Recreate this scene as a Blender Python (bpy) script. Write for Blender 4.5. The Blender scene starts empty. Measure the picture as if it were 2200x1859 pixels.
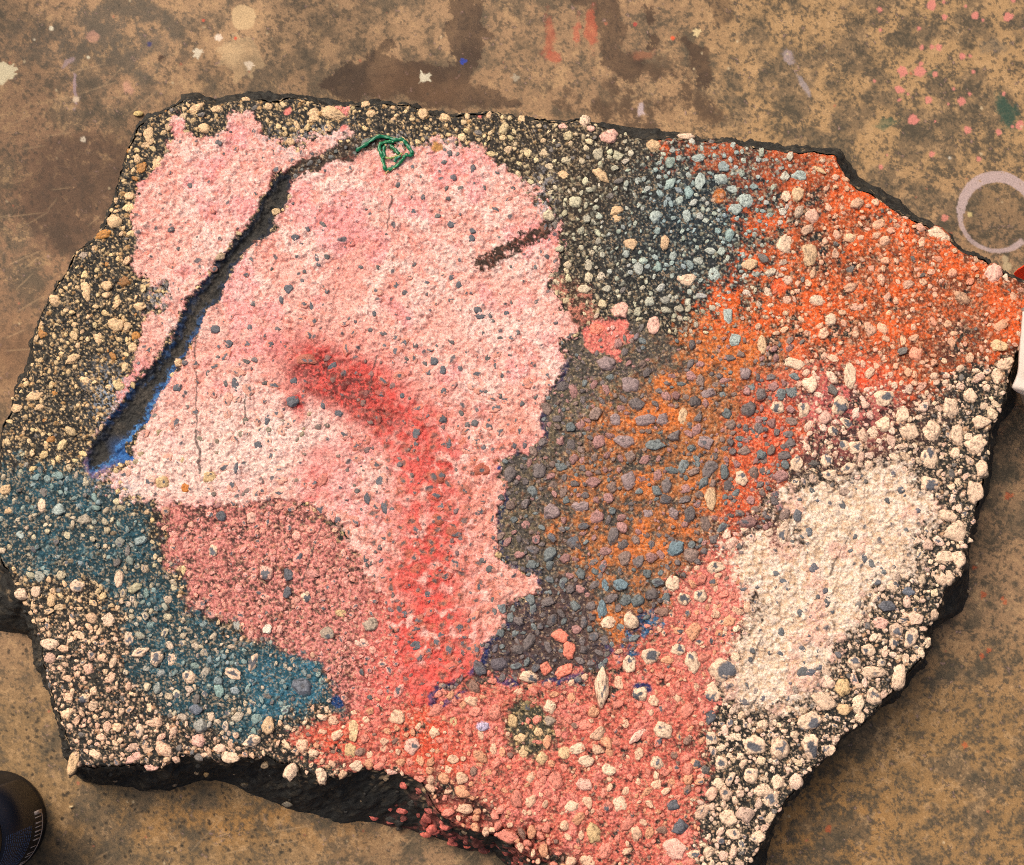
import bpy, math
import numpy as np
from mathutils import Matrix, Vector

# ------------------------------------------------------------------ camera, sky, sun, exposure
sc = bpy.context.scene
CAM = np.array([0.0, -0.21, 1.50]); TILT = math.radians(8.0); LENS = 47.0
cd = bpy.data.cameras.new('camera'); cam = bpy.data.objects.new('camera', cd)
sc.collection.objects.link(cam); sc.camera = cam
cam.location = CAM; cam.rotation_euler = (TILT, 0, 0)
cd.lens = LENS; cd.sensor_width = 36.0; cd.sensor_fit = 'HORIZONTAL'
cd.clip_start = 0.02; cd.clip_end = 100.0
cd.dof.use_dof = True; cd.dof.focus_distance = 1.42; cd.dof.aperture_fstop = 14
sc.cycles.use_denoising = False; sc.cycles.filter_width = 1.05; sc.cycles.max_bounces = 4

SUN_EL, SUN_AZ = math.radians(52), math.radians(-38)      # azimuth from +y (top of the photo), negative = to the left
wd = bpy.data.worlds.new('World'); sc.world = wd; wd.use_nodes = True
wn = wd.node_tree; bg = wn.nodes['Background']
sky = wn.nodes.new('ShaderNodeTexSky'); sky.sky_type = 'NISHITA'; sky.sun_disc = False
sky.sun_elevation = SUN_EL; sky.sun_rotation = SUN_AZ
sky.dust_density = 9.0; sky.ozone_density = 0.3; sky.air_density = 0.7
wn.links.new(sky.outputs[0], bg.inputs[0]); bg.inputs[1].default_value = 0.13
ld = bpy.data.lights.new('sun', 'SUN'); sun = bpy.data.objects.new('sun', ld); sc.collection.objects.link(sun)
ld.energy = 1.6; ld.angle = math.radians(34); ld.color = (1.0, 0.94, 0.85)
sdir = Vector((math.sin(SUN_AZ)*math.cos(SUN_EL), math.cos(SUN_AZ)*math.cos(SUN_EL), math.sin(SUN_EL)))
sun.rotation_euler = sdir.to_track_quat('Z', 'Y').to_euler()
sc.view_settings.view_transform = 'Standard'; sc.view_settings.look = 'None'
sc.view_settings.exposure = 0.02; sc.view_settings.gamma = 1.0
sc.view_settings.use_curve_mapping = False

# ------------------------------------------------------------------ numeric helpers
F = np.float32
UW, VH = 2088.0, 1764.0
ct, st = math.cos(TILT), math.sin(TILT)
def W(u, v, z=0.0):
    """a point of the place at height z, given by the bearing it is seen under"""
    u = np.asarray(u, float); v = np.asarray(v, float)
    x = (u/UW-.5)*36/LENS; y = -(v/VH-.5)*36/LENS*VH/UW
    dx, dy, dz = x, y*ct+st, y*st-ct
    t = (z-CAM[2])/dz
    return np.stack([CAM[0]+dx*t, CAM[1]+dy*t, z+0*t], -1)
ZT = 0.085
MM = float(np.linalg.norm(W(1045, 882, ZT)-W(1044, 882, ZT)))       # metres per photo unit on the slab
def lin(c, g=1.0):
    c = np.array(c[:3], float)/255
    return (np.where(c <= .04045, c/12.92, ((c+.055)/1.055)**2.4)*g).astype(F)
rt = np.random.RandomState(5)
TAB = rt.rand(16, 256, 256).astype(F)
def vn(x, y, seed):
    T = TAB[seed % 16]; o = (seed*37) % 251
    xf = np.floor(x); yf = np.floor(y); fx = (x-xf).astype(F); fy = (y-yf).astype(F)
    xi = (xf.astype(np.int32)+o) & 255; yi = (yf.astype(np.int32)+o*3) & 255
    fx = fx*fx*(3-2*fx); fy = fy*fy*(3-2*fy); x1 = (xi+1) & 255; y1 = (yi+1) & 255
    a = T[yi, xi]; b = T[yi, x1]; c = T[y1, xi]; d = T[y1, x1]
    return a+(b-a)*fx+(c-a+(a-b-c+d)*fx)*fy
def fbm(x, y, s, octv=4, seed=0, gain=.5):
    t = 0; amp = 1.0; n = 0
    cr, sr = math.cos(.6), math.sin(.6)
    x = x/s; y = y/s
    for k in range(octv):
        t = t+amp*vn(x, y, seed+k*3); n += amp; amp *= gain
        x, y = (x*cr-y*sr)*2.03+7.1, (x*sr+y*cr)*2.03+3.7
    return np.clip((t/n-.5)*3.3, -1, 1)
def sm(a, b, x):
    t = np.clip((x-a)/(b-a), 0, 1); return (t*t*(3-2*t)).astype(F)
def worley(x, y, cell, seed):
    x = x/cell; y = y/cell; xf = np.floor(x); yf = np.floor(y)
    best = np.full(x.shape, 9, F); rid = np.zeros(x.shape, F); rid2 = np.zeros(x.shape, F)
    o = seed*29
    for j in (-1, 0, 1):
        for i in (-1, 0, 1):
            cx = xf+i; cy = yf+j
            xi = (cx.astype(np.int32)+o) & 255; yi = (cy.astype(np.int32)+o) & 255
            a = TAB[seed % 16][yi, xi]; b = TAB[(seed+1) % 16][yi, xi]; c = TAB[(seed+2) % 16][yi, xi]
            d_ = TAB[(seed+3) % 16][yi, xi]
            dx = x-cx-.15-.7*a; dy = y-cy-.15-.7*b
            th = d_*6.28; e = 1+.7*c                                     # long grains, turned at random
            px = dx*np.cos(th)+dy*np.sin(th); py = (-dx*np.sin(th)+dy*np.cos(th))*e
            d = np.sqrt(px*px+py*py)/(.45+.75*c)
            m = d < best
            best = np.where(m, d, best); rid = np.where(m, d_, rid); rid2 = np.where(m, (a*7.3+b*3.1) % 1, rid2)
    return best, rid, rid2

class Grid:
    def __init__(s, u, v):
        s.u = u.astype(F); s.v = v.astype(F)
        s.U, s.V = np.meshgrid(s.u, s.v)
U0, U1, V0, V1, LS = -140., 2260., -120., 1960., 5.0
lu = np.arange(U0, U1, LS); lv = np.arange(V0, V1, LS); LU, LV = np.meshgrid(lu.astype(F), lv.astype(F))
def sdf_low(P):
    P = np.array(P, F); Q = np.roll(P, -1, 0)
    d2 = np.full(LU.shape, 1e9, F); ins = np.zeros(LU.shape, bool)
    for (ax, ay), (bx, by) in zip(P, Q):
        ex, ey = bx-ax, by-ay; L = ex*ex+ey*ey+1e-9
        wx = LU-ax; wy = LV-ay
        t = np.clip((wx*ex+wy*ey)/L, 0, 1)
        d2 = np.minimum(d2, (wx-ex*t)**2+(wy-ey*t)**2)
        if ay != by:
            c = (ay > LV) != (by > LV)
            ins ^= c & (LU < (bx-ax)*(LV-ay)/(by-ay)+ax)
    d = np.sqrt(d2); return np.where(ins, -d, d)
def samp(A, u, v):
    x = np.clip((u-U0)/LS, 0, A.shape[1]-1.001); y = np.clip((v-V0)/LS, 0, A.shape[0]-1.001)
    xi = x.astype(np.int32); yi = y.astype(np.int32); fx = x-xi; fy = y-yi
    return (A[yi, xi]*(1-fx)+A[yi, xi+1]*fx)*(1-fy)+(A[yi+1, xi]*(1-fx)+A[yi+1, xi+1]*fx)*fy

# ------------------------------------------------------------------ outline of the slab: top edge and foot
# (top u, top v, foot u, foot v)
OUT = [(375,203,368,194),(400,197,398,186),(435,208,437,197),(470,200,470,190),(510,196,510,185),(545,203,545,188),(575,203,575,189),
(612,200,612,184),(650,204,650,190),(700,212,700,200),(760,208,760,202),(800,210,800,203),(830,216,830,210),(875,228,877,222),(920,235,920,232),
(975,232,975,236),(1040,230,1040,236),(1070,240,1072,238),(1110,245,1110,246),(1150,247,1150,248),(1190,243,1192,246),(1230,258,1232,254),
(1265,270,1268,258),(1300,277,1302,263),(1350,280,1352,266),(1400,284,1402,273),(1450,288,1452,277),(1500,294,1502,284),(1560,303,1562,291),
(1600,309,1604,298),(1660,308,1663,302),(1706,311,1716,303),(1713,335,1736,328),(1730,362,1752,352),(1755,386,1790,378),(1795,408,1825,398),
(1844,437,1850,424),(1894,456,1896,450),(1934,486,1936,484),(1969,511,1971,510),(2009,531,2010,532),(2054,556,2052,562),(2100,575,2092,582),
(2125,610,2110,615),(2128,660,2112,662),(2108,700,2106,702),(2070,722,2085,735),(2064,740,2084,765),(2062,770,2078,795),(2056,800,2066,832),
(2036,848,2048,862),(2025,875,2036,890),(2021,902,2028,910),(2024,926,2026,938),(2012,969,2018,980),(2007,1001,2012,1012),(1994,1036,2000,1046),
(1989,1068,1993,1078),(1978,1106,1984,1112),(1971,1139,1980,1148),(1966,1162,1981,1175),(1944,1190,1976,1210),(1930,1215,1966,1248),(1917,1242,1938,1268),
(1893,1282,1904,1288),(1893,1325,1896,1335),(1868,1362,1878,1366),(1823,1412,1840,1412),(1789,1450,1800,1450),(1758,1478,1763,1480),
(1714,1507,1714,1512),(1708,1527,1706,1530),(1659,1567,1655,1570),(1638,1597,1636,1600),(1588,1657,1586,1660),(1566,1692,1570,1695),
(1556,1722,1566,1722),(1532,1764,1560,1768),(1500,1800,1512,1810),(1440,1822,1440,1840),(1360,1830,1350,1850),(1280,1815,1270,1850),
(1215,1790,1200,1840),(1165,1785,1130,1825),(1110,1768,1080,1800),(1064,1748,1050,1775),(1018,1714,1004,1738),(970,1702,955,1734),
(925,1684,890,1714),(885,1650,830,1696),(855,1600,765,1686),(800,1578,690,1684),(750,1564,640,1670),(700,1579,600,1659),(650,1595,560,1640),
(600,1566,520,1625),(540,1545,475,1608),(500,1554,430,1599),(450,1559,395,1598),(375,1544,340,1615),(320,1568,290,1613),(270,1559,240,1606),
(210,1566,195,1600),(166,1568,168,1595),(143,1575,145,1580),(141,1545,134,1545),(130,1500,126,1490),(116,1450,112,1430),(100,1400,88,1385),
(87,1345,72,1350),(72,1295,64,1305),(55,1250,50,1297),(46,1222,20,1292),(26,1205,-15,1285),(20,1185,-45,1260),(6,1160,-62,1210),(-8,1130,-60,1150),
(-14,1080,-30,1080),(-13,1000,-5,1000),(-5,930,6,930),(0,880,12,885),(12,850,22,855),(20,810,30,818),(40,775,42,775),(60,742,52,742),(60,700,66,705),
(76,650,84,655),(95,610,103,616),(120,570,127,576),(140,540,147,546),(160,510,167,516),(193,482,201,488),(214,440,220,444),(233,400,240,404),
(240,350,247,352),(254,320,260,323),(265,290,270,293),(280,260,283,262),(300,240,300,240),(325,226,322,224),(350,214,346,209)]
OUT = np.array(OUT, float)
seg = np.linalg.norm(np.roll(OUT[:, :2], -1, 0)-OUT[:, :2], axis=1); cum = np.concatenate([[0], np.cumsum(seg)])
NL = 1700
sp = np.linspace(0, cum[-1], NL, endpoint=False)
OC = np.vstack([OUT, OUT[:1]])
LP = np.stack([np.interp(sp, cum, OC[:, k]) for k in range(4)], 1)
tan_ = np.roll(LP[:, :2], -3, 0)-np.roll(LP[:, :2], 3, 0); tan_ /= np.linalg.norm(tan_, axis=1)[:, None]+1e-9
nor = np.stack([tan_[:, 1], -tan_[:, 0]], 1)        # outward (v grows downwards, points run clockwise in the picture)
wob = fbm(sp, sp*0+3.3, 46, 5, 2, .62)*6
LP[:, :2] += nor*wob[:, None]; LP[:, 2:] += nor*(fbm(sp, sp*0+9.3, 60, 4, 5, .55)*7)[:, None]
SD = sdf_low(LP[::2, :2])

# ------------------------------------------------------------------ the painted regions (photo units)
GR_L = [(565,350),(535,410),(500,465),(465,510),(410,580),(370,645),(345,685),(310,745),(255,805),(215,863),(190,890),(172,930),(176,960),(188,970)]
GR_R = [(203,968),(233,946),(276,936),(250,917),(270,894),(282,880),(300,868),(315,828),(325,802),(342,770),(365,745),(385,720),(394,690),
        (405,670),(420,642),(440,620),(455,590),(470,565),(490,530),(515,505),(545,482),(562,468),(558,450),(575,430),(590,400),(597,368),(592,350)]
PG = dict(
 groove=GR_L+GR_R,
 pinkL=[(345,236),(368,228),(382,268),(395,285),(430,280),(458,265),(470,236),(525,225),(531,260),(545,288),(575,300),(605,296),(645,275),(702,262),(720,275),(690,300),(650,322),(595,347),(565,350)]+GR_L[1:11]+
   [(196,880),(235,845),(240,800),(268,760),(285,700),(298,640),(340,622),(335,590),(310,572),(268,553),(272,520),(277,480),(264,440),(290,370),(332,320),(352,285)],
 pinkM=[(598,365),(640,345),(700,325),(760,305),(790,315),(860,290),(930,292),(962,300),(1000,330),(1045,340),(1085,385),(1115,440),(1145,480),(1150,510),(1120,575),(1140,605),(1160,640),(1200,640),(1215,640),(1180,680),(1140,690),(1150,730),
   (1140,780),(1112,800),(1100,850),(1106,890),(1090,915),(1050,930),(1015,945),(1022,975),(1030,1010),(1014,1060),(1022,1100),(1015,1130),(1028,1155),(1062,1172),(1100,1172),(1102,1212),(1062,1228),(1026,1238),(1030,1262),(1022,1292),(988,1322),
   (985,1355),(945,1382),(890,1397),(872,1440),(835,1440),(815,1330),(790,1225),(735,1150),(690,1080),(650,1035),(600,1015),(520,1020),(400,1035),(330,1035),(290,1020),(240,1010),(212,975),(240,955),(276,936),(268,915),(282,882),(302,868)]+GR_R[7:],
 dusty=[(330,1035),(400,1012),(480,1005),(580,1003),(650,1035),(690,1100),(760,1160),(800,1230),(830,1330),(840,1420),(760,1460),(690,1440),(668,1375),(600,1340),(540,1310),(500,1290),(470,1262),(400,1255),(372,1190),(328,1115)],
 teal=[(-60,930),(60,950),(165,945),(215,985),(250,1010),(295,1030),(300,1080),(330,1115),(350,1160),(388,1232),(432,1272),(492,1292),(530,1312),(600,1330),(650,1358),(672,1395),(665,1412),(692,1420),(690,1442),(650,1432),(600,1455),(560,1480),
   (500,1520),(440,1495),(370,1470),(310,1440),(275,1400),(245,1350),(262,1300),(240,1250),(205,1200),(130,1178),(60,1182),(20,1150),(-60,1130)],
 coral=[(590,1505),(690,1445),(780,1425),(880,1400),(1000,1392),(1060,1392),(1110,1408),(1200,1372),(1250,1332),(1300,1300),(1345,1250),(1380,1180),(1450,1115),(1510,1100),(1530,1200),(1520,1260),(1490,1330),(1455,1400),(1450,1450),(1440,1530),
   (1425,1640),(1412,1764),(1400,1850),(1030,1850),(1000,1764),(880,1720),(850,1600),(790,1570),(700,1575),(640,1545)],
 grey=[(1150,700),(1215,672),(1290,650),(1370,690),(1420,740),(1440,850),(1400,1000),(1390,1120),(1340,1230),(1300,1290),(1200,1370),(1100,1400),(985,1392),(880,1440),(870,1400),(945,1380),(985,1350),(985,1320),(1020,1290),(1030,1240),(1095,1215),(1100,1175),(1030,1155),
   (1015,1120),(1015,1060),(1030,1010),(1015,945),(1090,915),(1106,890),(1100,850),(1112,800),(1140,780)],
 purple=[(1105,1180),(1200,1180),(1212,1290),(1250,1330),(1200,1375),(1100,1402),(985,1395),(880,1445),(865,1410),(945,1378),(990,1345),(990,1318),(1022,1285),(1030,1240),(1095,1222)],
 gold=[(1330,760),(1420,700),(1520,690),(1590,760),(1610,860),(1560,950),(1500,1050),(1450,1110),(1380,1170),(1345,1240),(1300,1290),(1235,1330),(1208,1290),(1200,1200),(1150,1120),(1120,1050),(1150,960),(1240,880)],
 orange=[(1380,290),(1500,280),(1720,300),(1850,430),(2000,520),(2140,590),(2140,710),(2060,720),(1990,700),(1930,780),(1850,800),(1700,770),(1600,790),(1500,770),(1440,720),(1440,650),(1520,560),(1560,480),(1540,400),(1480,350),(1400,330)],
 orange2=[(1540,760),(1620,800),(1640,880),(1600,950),(1570,1000),(1520,1060),(1490,1090),(1470,1050),(1500,950),(1500,850)],
 white=[(1640,985),(1744,967),(1856,940),(1864,982),(1909,1007),(1904,1047),(1894,1082),(1864,1100),(1864,1162),(1824,1182),(1779,1192),(1774,1242),(1739,1282),(1712,1322),(1689,1365),(1669,1402),(1619,1440),(1574,1457),(1544,1437),(1500,1430),
   (1470,1397),(1504,1357),(1484,1327),(1519,1297),(1524,1262),(1540,1222),(1490,1185),(1480,1132),(1509,1100),(1560,1090),(1600,1110),(1635,1105),(1619,1072),(1585,1035),(1595,995)],
 streak=[(962,528),(972,552),(1008,550),(1050,520),(1085,500),(1125,470),(1150,470),(1120,450),(1080,460),(1040,490),(990,518)],
 brown=[(1120,560),(1160,560),(1200,585),(1215,620),(1215,645),(1180,680),(1165,640),(1140,610)],
 cpatch=[(1180,680),(1215,655),(1275,650),(1290,690),(1255,705),(1262,745),(1240,720),(1200,712)],
 neck=[(585,345),(640,320),(690,298),(760,282),(800,285),(760,305),(700,328),(650,348),(600,368)],
 tealhot=[(520,1340),(560,1330),(640,1350),(672,1395),(650,1430),(590,1450),(540,1480),(500,1440)],
 blue=[(1262,1330),(1290,1270),(1330,1240),(1350,1235),(1345,1270),(1320,1290),(1300,1330),(1240,1400),(1225,1390)],
 bare=[(1035,1450),(1060,1425),(1100,1430),(1130,1460),(1140,1500),(1130,1530),(1090,1550),(1050,1525),(1030,1495)])
SDF = {k: sdf_low(p) for k, p in PG.items()}

def regions(U, V):
    """pigment of the matrix (M), of the stones (S) and a few strengths, over an array of photo units"""
    w1 = fbm(U, V, 34, 5, 1, .6); w2 = fbm(U, V, 34, 5, 8, .6)
    f1 = fbm(U, V, 7, 3, 3, .6)
    rg_ = fbm(U, V, 13, 4, 10, .75)
    def reg(name, soft=2., warp=14., grow=0., seed=0, rag=9.):
        d = samp(SDF[name], U+w1*warp+f1*3, V+w2*warp)-grow+rg_*rag
        return 1-sm(-soft, soft, d+f1*soft*.8)
    def blob(x, y, r, ry=None, ang=0, warp=16, k=1.0):
        dx = U-x+w1*warp; dy = V-y+w2*warp; ry = ry or r; a = math.radians(ang)
        px = dx*math.cos(a)+dy*math.sin(a); py = -dx*math.sin(a)+dy*math.cos(a)
        return np.exp(-((px/r)**2+(py/ry)**2)*k).astype(F)
    big = fbm(U, V, 180, 4, 4); med = fbm(U, V, 45, 4, 6); fine = fbm(U, V, 9, 3, 7, .7); tiny = fbm(U, V, 4.2, 2, 9, .8)
    def full(c): return np.broadcast_to(lin(c), U.shape+(3,)).astype(F).copy()
    def mix(A, c, m):
        c = lin(c) if isinstance(c, tuple) else c
        return A+(c-A)*m[..., None]
    M = full((38,36,32)); S = full((222,188,138)); G = np.ones(U.shape, F); C = np.zeros(U.shape, F)
    M = mix(M, (60,56,46), sm(.1, .7, fine))
    # broad tint of the bare aggregate
    M = mix(M, (56,46,34), blob(1180, 400, 300, 170))
    S = mix(S, (228,186,152), sm(1150, 1350, V)); S = mix(S, (226,192,162), sm(1400, 1650, U+V*.2-150))
    C = np.maximum(C, .22*sm(1300, 1500, V+U*.35-100)).astype(F)
    C = np.maximum(C, .38*sm(1020, 1200, V)*sm(1500, 1300, V)*sm(500, 300, U)).astype(F)
    S = mix(S, (205,190,150), blob(1160, 430, 220, 160)*.8)
    # blue haze of spray in the dark top part
    bz = blob(1420, 450, 190, 130, -25)
    M = mix(M, (36,47,52), np.clip(bz*1.0, 0, 1)); S = mix(S, (172,178,162), np.clip(blob(1450, 440, 270, 220, -20)*1.35, 0, 1)); S = mix(S, (132,158,164), bz*.8*sm(-.3, .3, med))
    G = G*(1-.55*blob(1230, 440, 330, 230))
    # orange top right
    o = reg('orange', 40, 45, rag=26)
    on = np.clip(o*(.62+.9*sm(-.35, .3, med+fine*.45))*1.0, 0, 1)*sm(-.62, -.1, fine+med*.6+.55*sm(1600, 1900, U))
    on = on*(1-.6*blob(1560, 345, 190, 70, 5))*(1-.3*blob(1660, 470, 90, 60))
    M = mix(M, (204,94,42), on); M = mix(M, (228,92,30), on*sm(-.1, .6, med+big*.6)*.8)
    M = mix(M, (78,54,40), on*sm(-.2, .4, -(fine*.6+tiny*.5+med*.6))*.85)  # dark brown low spots: shade between the grains put into the colour
    S = mix(S, (224,172,138), o*sm(1520, 1680, U+.3*(V-500))); S = mix(S, (232,120,84), o*sm(.1, .5, fine)*sm(1700, 1950, U)*.5)
    G = G*(1-.45*on)
    kk = blob(1950, 700, 60, 80, 20)*sm(.0, .35, med+fine*.5); M = mix(M, (46,44,38), kk)
    # grey and gold middle
    g = reg('grey', 10, 12, rag=8)
    M = mix(M, (76,70,62), g); M = mix(M, (112,98,74), g*sm(0, .5, fine+med*.5)*.8); S = mix(S, (128,114,112), g); G = G*(1-.55*g)
    ml = g*blob(1250, 800, 130, 90); S = mix(S, (160,128,130), ml*.9)
    gd = reg('gold', 60, 40)
    gm = np.clip(gd*1.1, 0, 1)*sm(-.75, .25, fine+med*.8+.35*sm(1250, 1450, U))
    M = mix(M, (176,108,60), gm); M = mix(M, (216,116,48), gm*sm(.0, .6, med+big)*.8)
    M = mix(M, (96,72,52), gm*sm(-.05, .5, -(fine*.6+tiny*.5+med*.5))*.8)  # brown in the low spots paints in shade between grains
    S = mix(S, (150,112,98), gd*.9); S = mix(S, (112,116,120), gd*sm(.1, .5, big+med)*.7); G = G*(1-.5*gd)
    S = mix(S, (104,136,150), blob(1300, 1200, 110, 70)*1.0)
    o2 = reg('orange2', 26, 22); M = mix(M, (218,92,50), o2*.9); M = mix(M, (150,70,52), o2*sm(0, .5, -(fine+tiny*.4))*.8); S = mix(S, (226,150,118), o2*.8)  # darker low spots are painted shade between the grains
    mg = np.clip(blob(1700, 830, 120, 80)*1.2+blob(1500, 1120, 70, 50), 0, 1)
    M = mix(M, (196,100,92), mg*sm(-.5, .1, fine+med)); M = mix(M, (110,60,58), mg*sm(0, .5, -(fine+tiny*.4))*.7); S = mix(S, (236,190,166), mg)  # dark tone in the low spots is grain shade, painted in
    rd = blob(1765, 765, 30, 26)+.7*blob(1580, 910, 20, 60, 10); M = mix(M, (224,88,54), np.clip(rd, 0, 1)*.85)
    pp = reg('purple', 12, 14, rag=16); M = mix(M, (76,60,56), pp); M = mix(M, (96,72,66), pp*sm(-.2, .4, rg_+med)*.6); S = mix(S, (104,96,100), pp); G = G*(1-.6*pp)
    M = mix(M, (48,46,60), pp*sm(.15, .5, fine+med)*.6); M = mix(M, (120,84,72), pp*sm(.3, .7, rg_)*.5)
    # coral bottom
    c = reg('coral', 12, 18, rag=24)
    cm = c*sm(-.95, -.35, fine+med*.8+.2)
    M = mix(M, (208,106,88), cm); M = mix(M, (226,130,116), cm*sm(0, .5, med)*.9); M = mix(M, (150,68,56), cm*sm(.0, .5, -(fine+tiny*.4))*.8); M = mix(M, (90,54,46), cm*sm(.35, .7, -(fine+med*.6))*.8)  # the dark gap colours paint in shade between the stones
    M = mix(M, (214,82,52), cm*np.clip(blob(860, 1500, 50, 70)+blob(680, 1510, 60, 30)*.8+blob(930, 1560, 40, 50)*.6, 0, 1))
    S = mix(S, (236,170,140), c); S = mix(S, (232,134,110), c*sm(.0, .3, med)*.8); C = C*(1-c)+c*.2*sm(1100, 1400, U); G = G*(1-.6*c)
    lt = blob(1440, 1250, 80, 120); S = mix(S, (240,200,172), lt); M = mix(M, (222,130,116), lt*c*.7)
    br = reg('bare', 12, 14); M = mix(M, (62,58,44), br); S = mix(S, (206,176,128), br); G = np.maximum(G, br*.8); C = C*(1-br)
    # dusty pink
    d = reg('dusty', 12, 16, rag=26)
    dm = d*sm(-.7, .0, fine+tiny*.4+med*.4+.25)
    M = mix(M, (190,112,102), dm); M = mix(M, (222,142,130), dm*sm(.15, .5, tiny+fine*.5)); M = mix(M, (84,56,50), d*sm(-.05, .45, -(fine*.8+tiny*.5+med*.3))*.85)
    M = mix(M, (228,104,92), d*sm(720, 850, U+.2*(V-1200))*.8)
    S = mix(S, (226,156,138), d); C = C*(1-d)+d*.55; G = G*(1-.35*d)
    # teal
    t = reg('teal', 10, 16, rag=22)
    M = mix(M, (30,56,62), t); M = mix(M, (40,86,100), t*sm(-.2, .6, fine*.7+tiny*.4+med*.5)*.7); S = mix(S, (184,172,148), t*.75); S = mix(S, (102,142,146), t*sm(-.1, .3, med)*.75)
    th = reg('tealhot', 12, 12); M = mix(M, (38,88,104), th*.8); M = mix(M, (58,112,134), th*sm(.1, .5, fine+tiny*.4)*.7); G = G*(1-.4*th)*(1-.45*t)
    # pink
    rgp = 9+30*np.clip(blob(1110, 420, 60, 90)+blob(1180, 600, 60, 60)*.7+blob(330, 600, 40, 60)*.7+blob(600, 290, 60, 30)*.7+blob(880, 300, 120, 20)*.5+blob(270, 1000, 100, 30)*.8, 0, 1)
    p = np.maximum(reg('pinkL', 3, 7, rag=rgp), reg('pinkM', 4, 9, rag=rgp))
    pk = full((236,176,160))
    pk = mix(pk, (242,196,182), sm(-.05, .45, med+big*.7)); pk = mix(pk, (234,156,142), sm(.0, .6, big*1.0-med*.5)*.5); pk = mix(pk, (238,206,190), .45*np.clip(blob(880, 560, 260, 90, 0)+blob(760, 450, 120, 60)*.6+blob(420, 640, 90, 120)*.5+blob(620, 780, 180, 60)*.6, 0, 1)*sm(-.5, .4, med+fine*.4))
    pk = mix(pk, (240,146,148), sm(.1, .6, fbm(U, V, 70, 3, 12))*.6)
    pk = mix(pk, (240,216,200), sm(.0, .8, tiny*.7+fine*.7)*(.55)*sm(-.4, .4, fbm(U, V, 120, 3, 13)+.2))
    pk = mix(pk, (226,140,120), sm(.18, .8, -(fine+tiny*.4))*.6)
    wh = blob(440, 930, 240, 85, -8)+blob(330, 980, 90, 30); wh = np.clip(wh*1.2, 0, 1); pk = mix(pk, (238,210,194), wh*.75)
    pk = mix(pk, (240,208,194), .75*np.clip(blob(820, 980, 60, 130, -20)+blob(1000, 660, 70, 60)*.5+blob(600, 870, 90, 50), 0, 1))
    pk = mix(pk, (222,140,118), np.clip(blob(1040, 880, 60, 60)+blob(975, 1020, 40, 120)+blob(1060, 1190, 30, 30)+blob(990, 1250, 40, 60), 0, 1)*.7)
    red = np.clip(blob(690, 768, 112, 62, 14)*1.5+blob(800, 840, 95, 36, 30)*1.15+blob(885, 930, 40, 90, -5)*.9+blob(895, 1060, 42, 90)*.85+blob(870, 1230, 60, 110)*1.25+blob(870, 1380, 75, 90)*1.2+blob(640, 970, 45, 20)*.6+blob(660, 930, 40, 22)*.5+blob(600, 830, 18, 26)*.9+blob(650, 1010, 40, 16)*.7+blob(740, 900, 40, 25)*.6, 0, 1)
    rr = np.clip(red*1.15, 0, 1)*sm(-.9, -.1, med+fine*.6+red*.9)
    pk = mix(pk, (216,90,82), rr*.9); pk = mix(pk, (236,176,160), rr*sm(.05, .5, fine*.6+fbm(U, V, 26, 4, 2, .6)*.7)*.65); pk = mix(pk, (186,50,48), rr*sm(.75, 1., red)*sm(-.5, .3, med+fine*.4)*.85)
    dk = np.clip(blob(672, 775, 74, 42, 18)*1.5+blob(775, 850, 62, 26, 20)*1.1+blob(740, 800, 36, 18)*.8+blob(600, 830, 16, 12)*.8+blob(880, 930, 40, 20)*.6, 0, 1)*sm(-.3, .2, fine+tiny*.5)
    pk = mix(pk, (92,34,30), dk*.5)
    cl = np.clip(blob(880, 1180, 90, 300)*.8+blob(880, 1400, 130, 110)*1.2, 0, 1); pk = mix(pk, (224,104,90), cl*sm(-.6, .3, med+fine*.5+cl)*.85)
    c2 = np.clip(blob(700, 775, 100, 50, 15)*1.1+blob(790, 850, 90, 52, 35)*1.15+blob(850, 950, 62, 90, -20)*1.05+blob(865, 1130, 72, 130)*1.0+blob(865, 1330, 88, 130)*1.2+blob(880, 1420, 120, 60), 0, 1)
    # whitish veins beside the red run
    vein = sm(.10, .0, np.abs(fbm(U, V, 40, 3, 14)))*np.clip(blob(940, 1040, 110, 230)+blob(830, 880, 140, 90), 0, 1)
    pk = mix(pk, (242,204,192), vein*.8); v2_ = sm(.16, .0, np.abs(fbm(U, V, 26, 3, 7)))*np.clip(cl+red, 0, 1); pk = mix(pk, (240,176,160), v2_*.6*sm(-.4, .3, big+med))
    pk = mix(pk, (222,84,74), c2*sm(-.45, .35, med*.8+fine*.7+c2*1.3-.45)*.85); pk = mix(pk, (150,66,56), c2*sm(.25, .6, -(fine+tiny*.5))*.6)
    pk = mix(pk, (70,28,26), dk*sm(-.6, .0, fine*.7+tiny*.5+.15)*.85)
    # web of paler paint between the stones of the red run, orange-brown round them
    wz = np.clip(1.25*(blob(860, 1050, 150, 190, -12)+blob(880, 1250, 130, 150)+blob(1010, 900, 80, 70)*.8), 0, 1)
    wd1, wr1, wr2 = worley(U+w1*9+fine*2, V+w2*9, 31., 5)
    web = sm(.62, .95, wd1+fine*.12)*wz; pk = mix(pk, (242,200,184), web*(.2+.55*sm(-.2, .6, med)))
    st_ = sm(.40, .30, wd1+fine*.06)*wz*(wr2 < .8); pk = mix(pk, (190,108,82), st_*.75)
    st2_ = sm(.24, .16, wd1+fine*.06)*wz*(wr2 < .6); pk = mix(pk, (98,92,90), st2_*.9)
    pit = sm(.42, .7, tiny*.7+fine*.6)*.0+sm(.35, .6, fbm(U+77, V, 6, 2, 15, .8))
    pk = mix(pk, (160,104,94), pit*.5)
    keep = sm(-.85, -.5, med*.5+fine*.6+.9*sm(0, 30, -np.minimum(samp(SDF['pinkL'], U, V), samp(SDF['pinkM'], U, V))))
    p = p*keep
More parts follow.
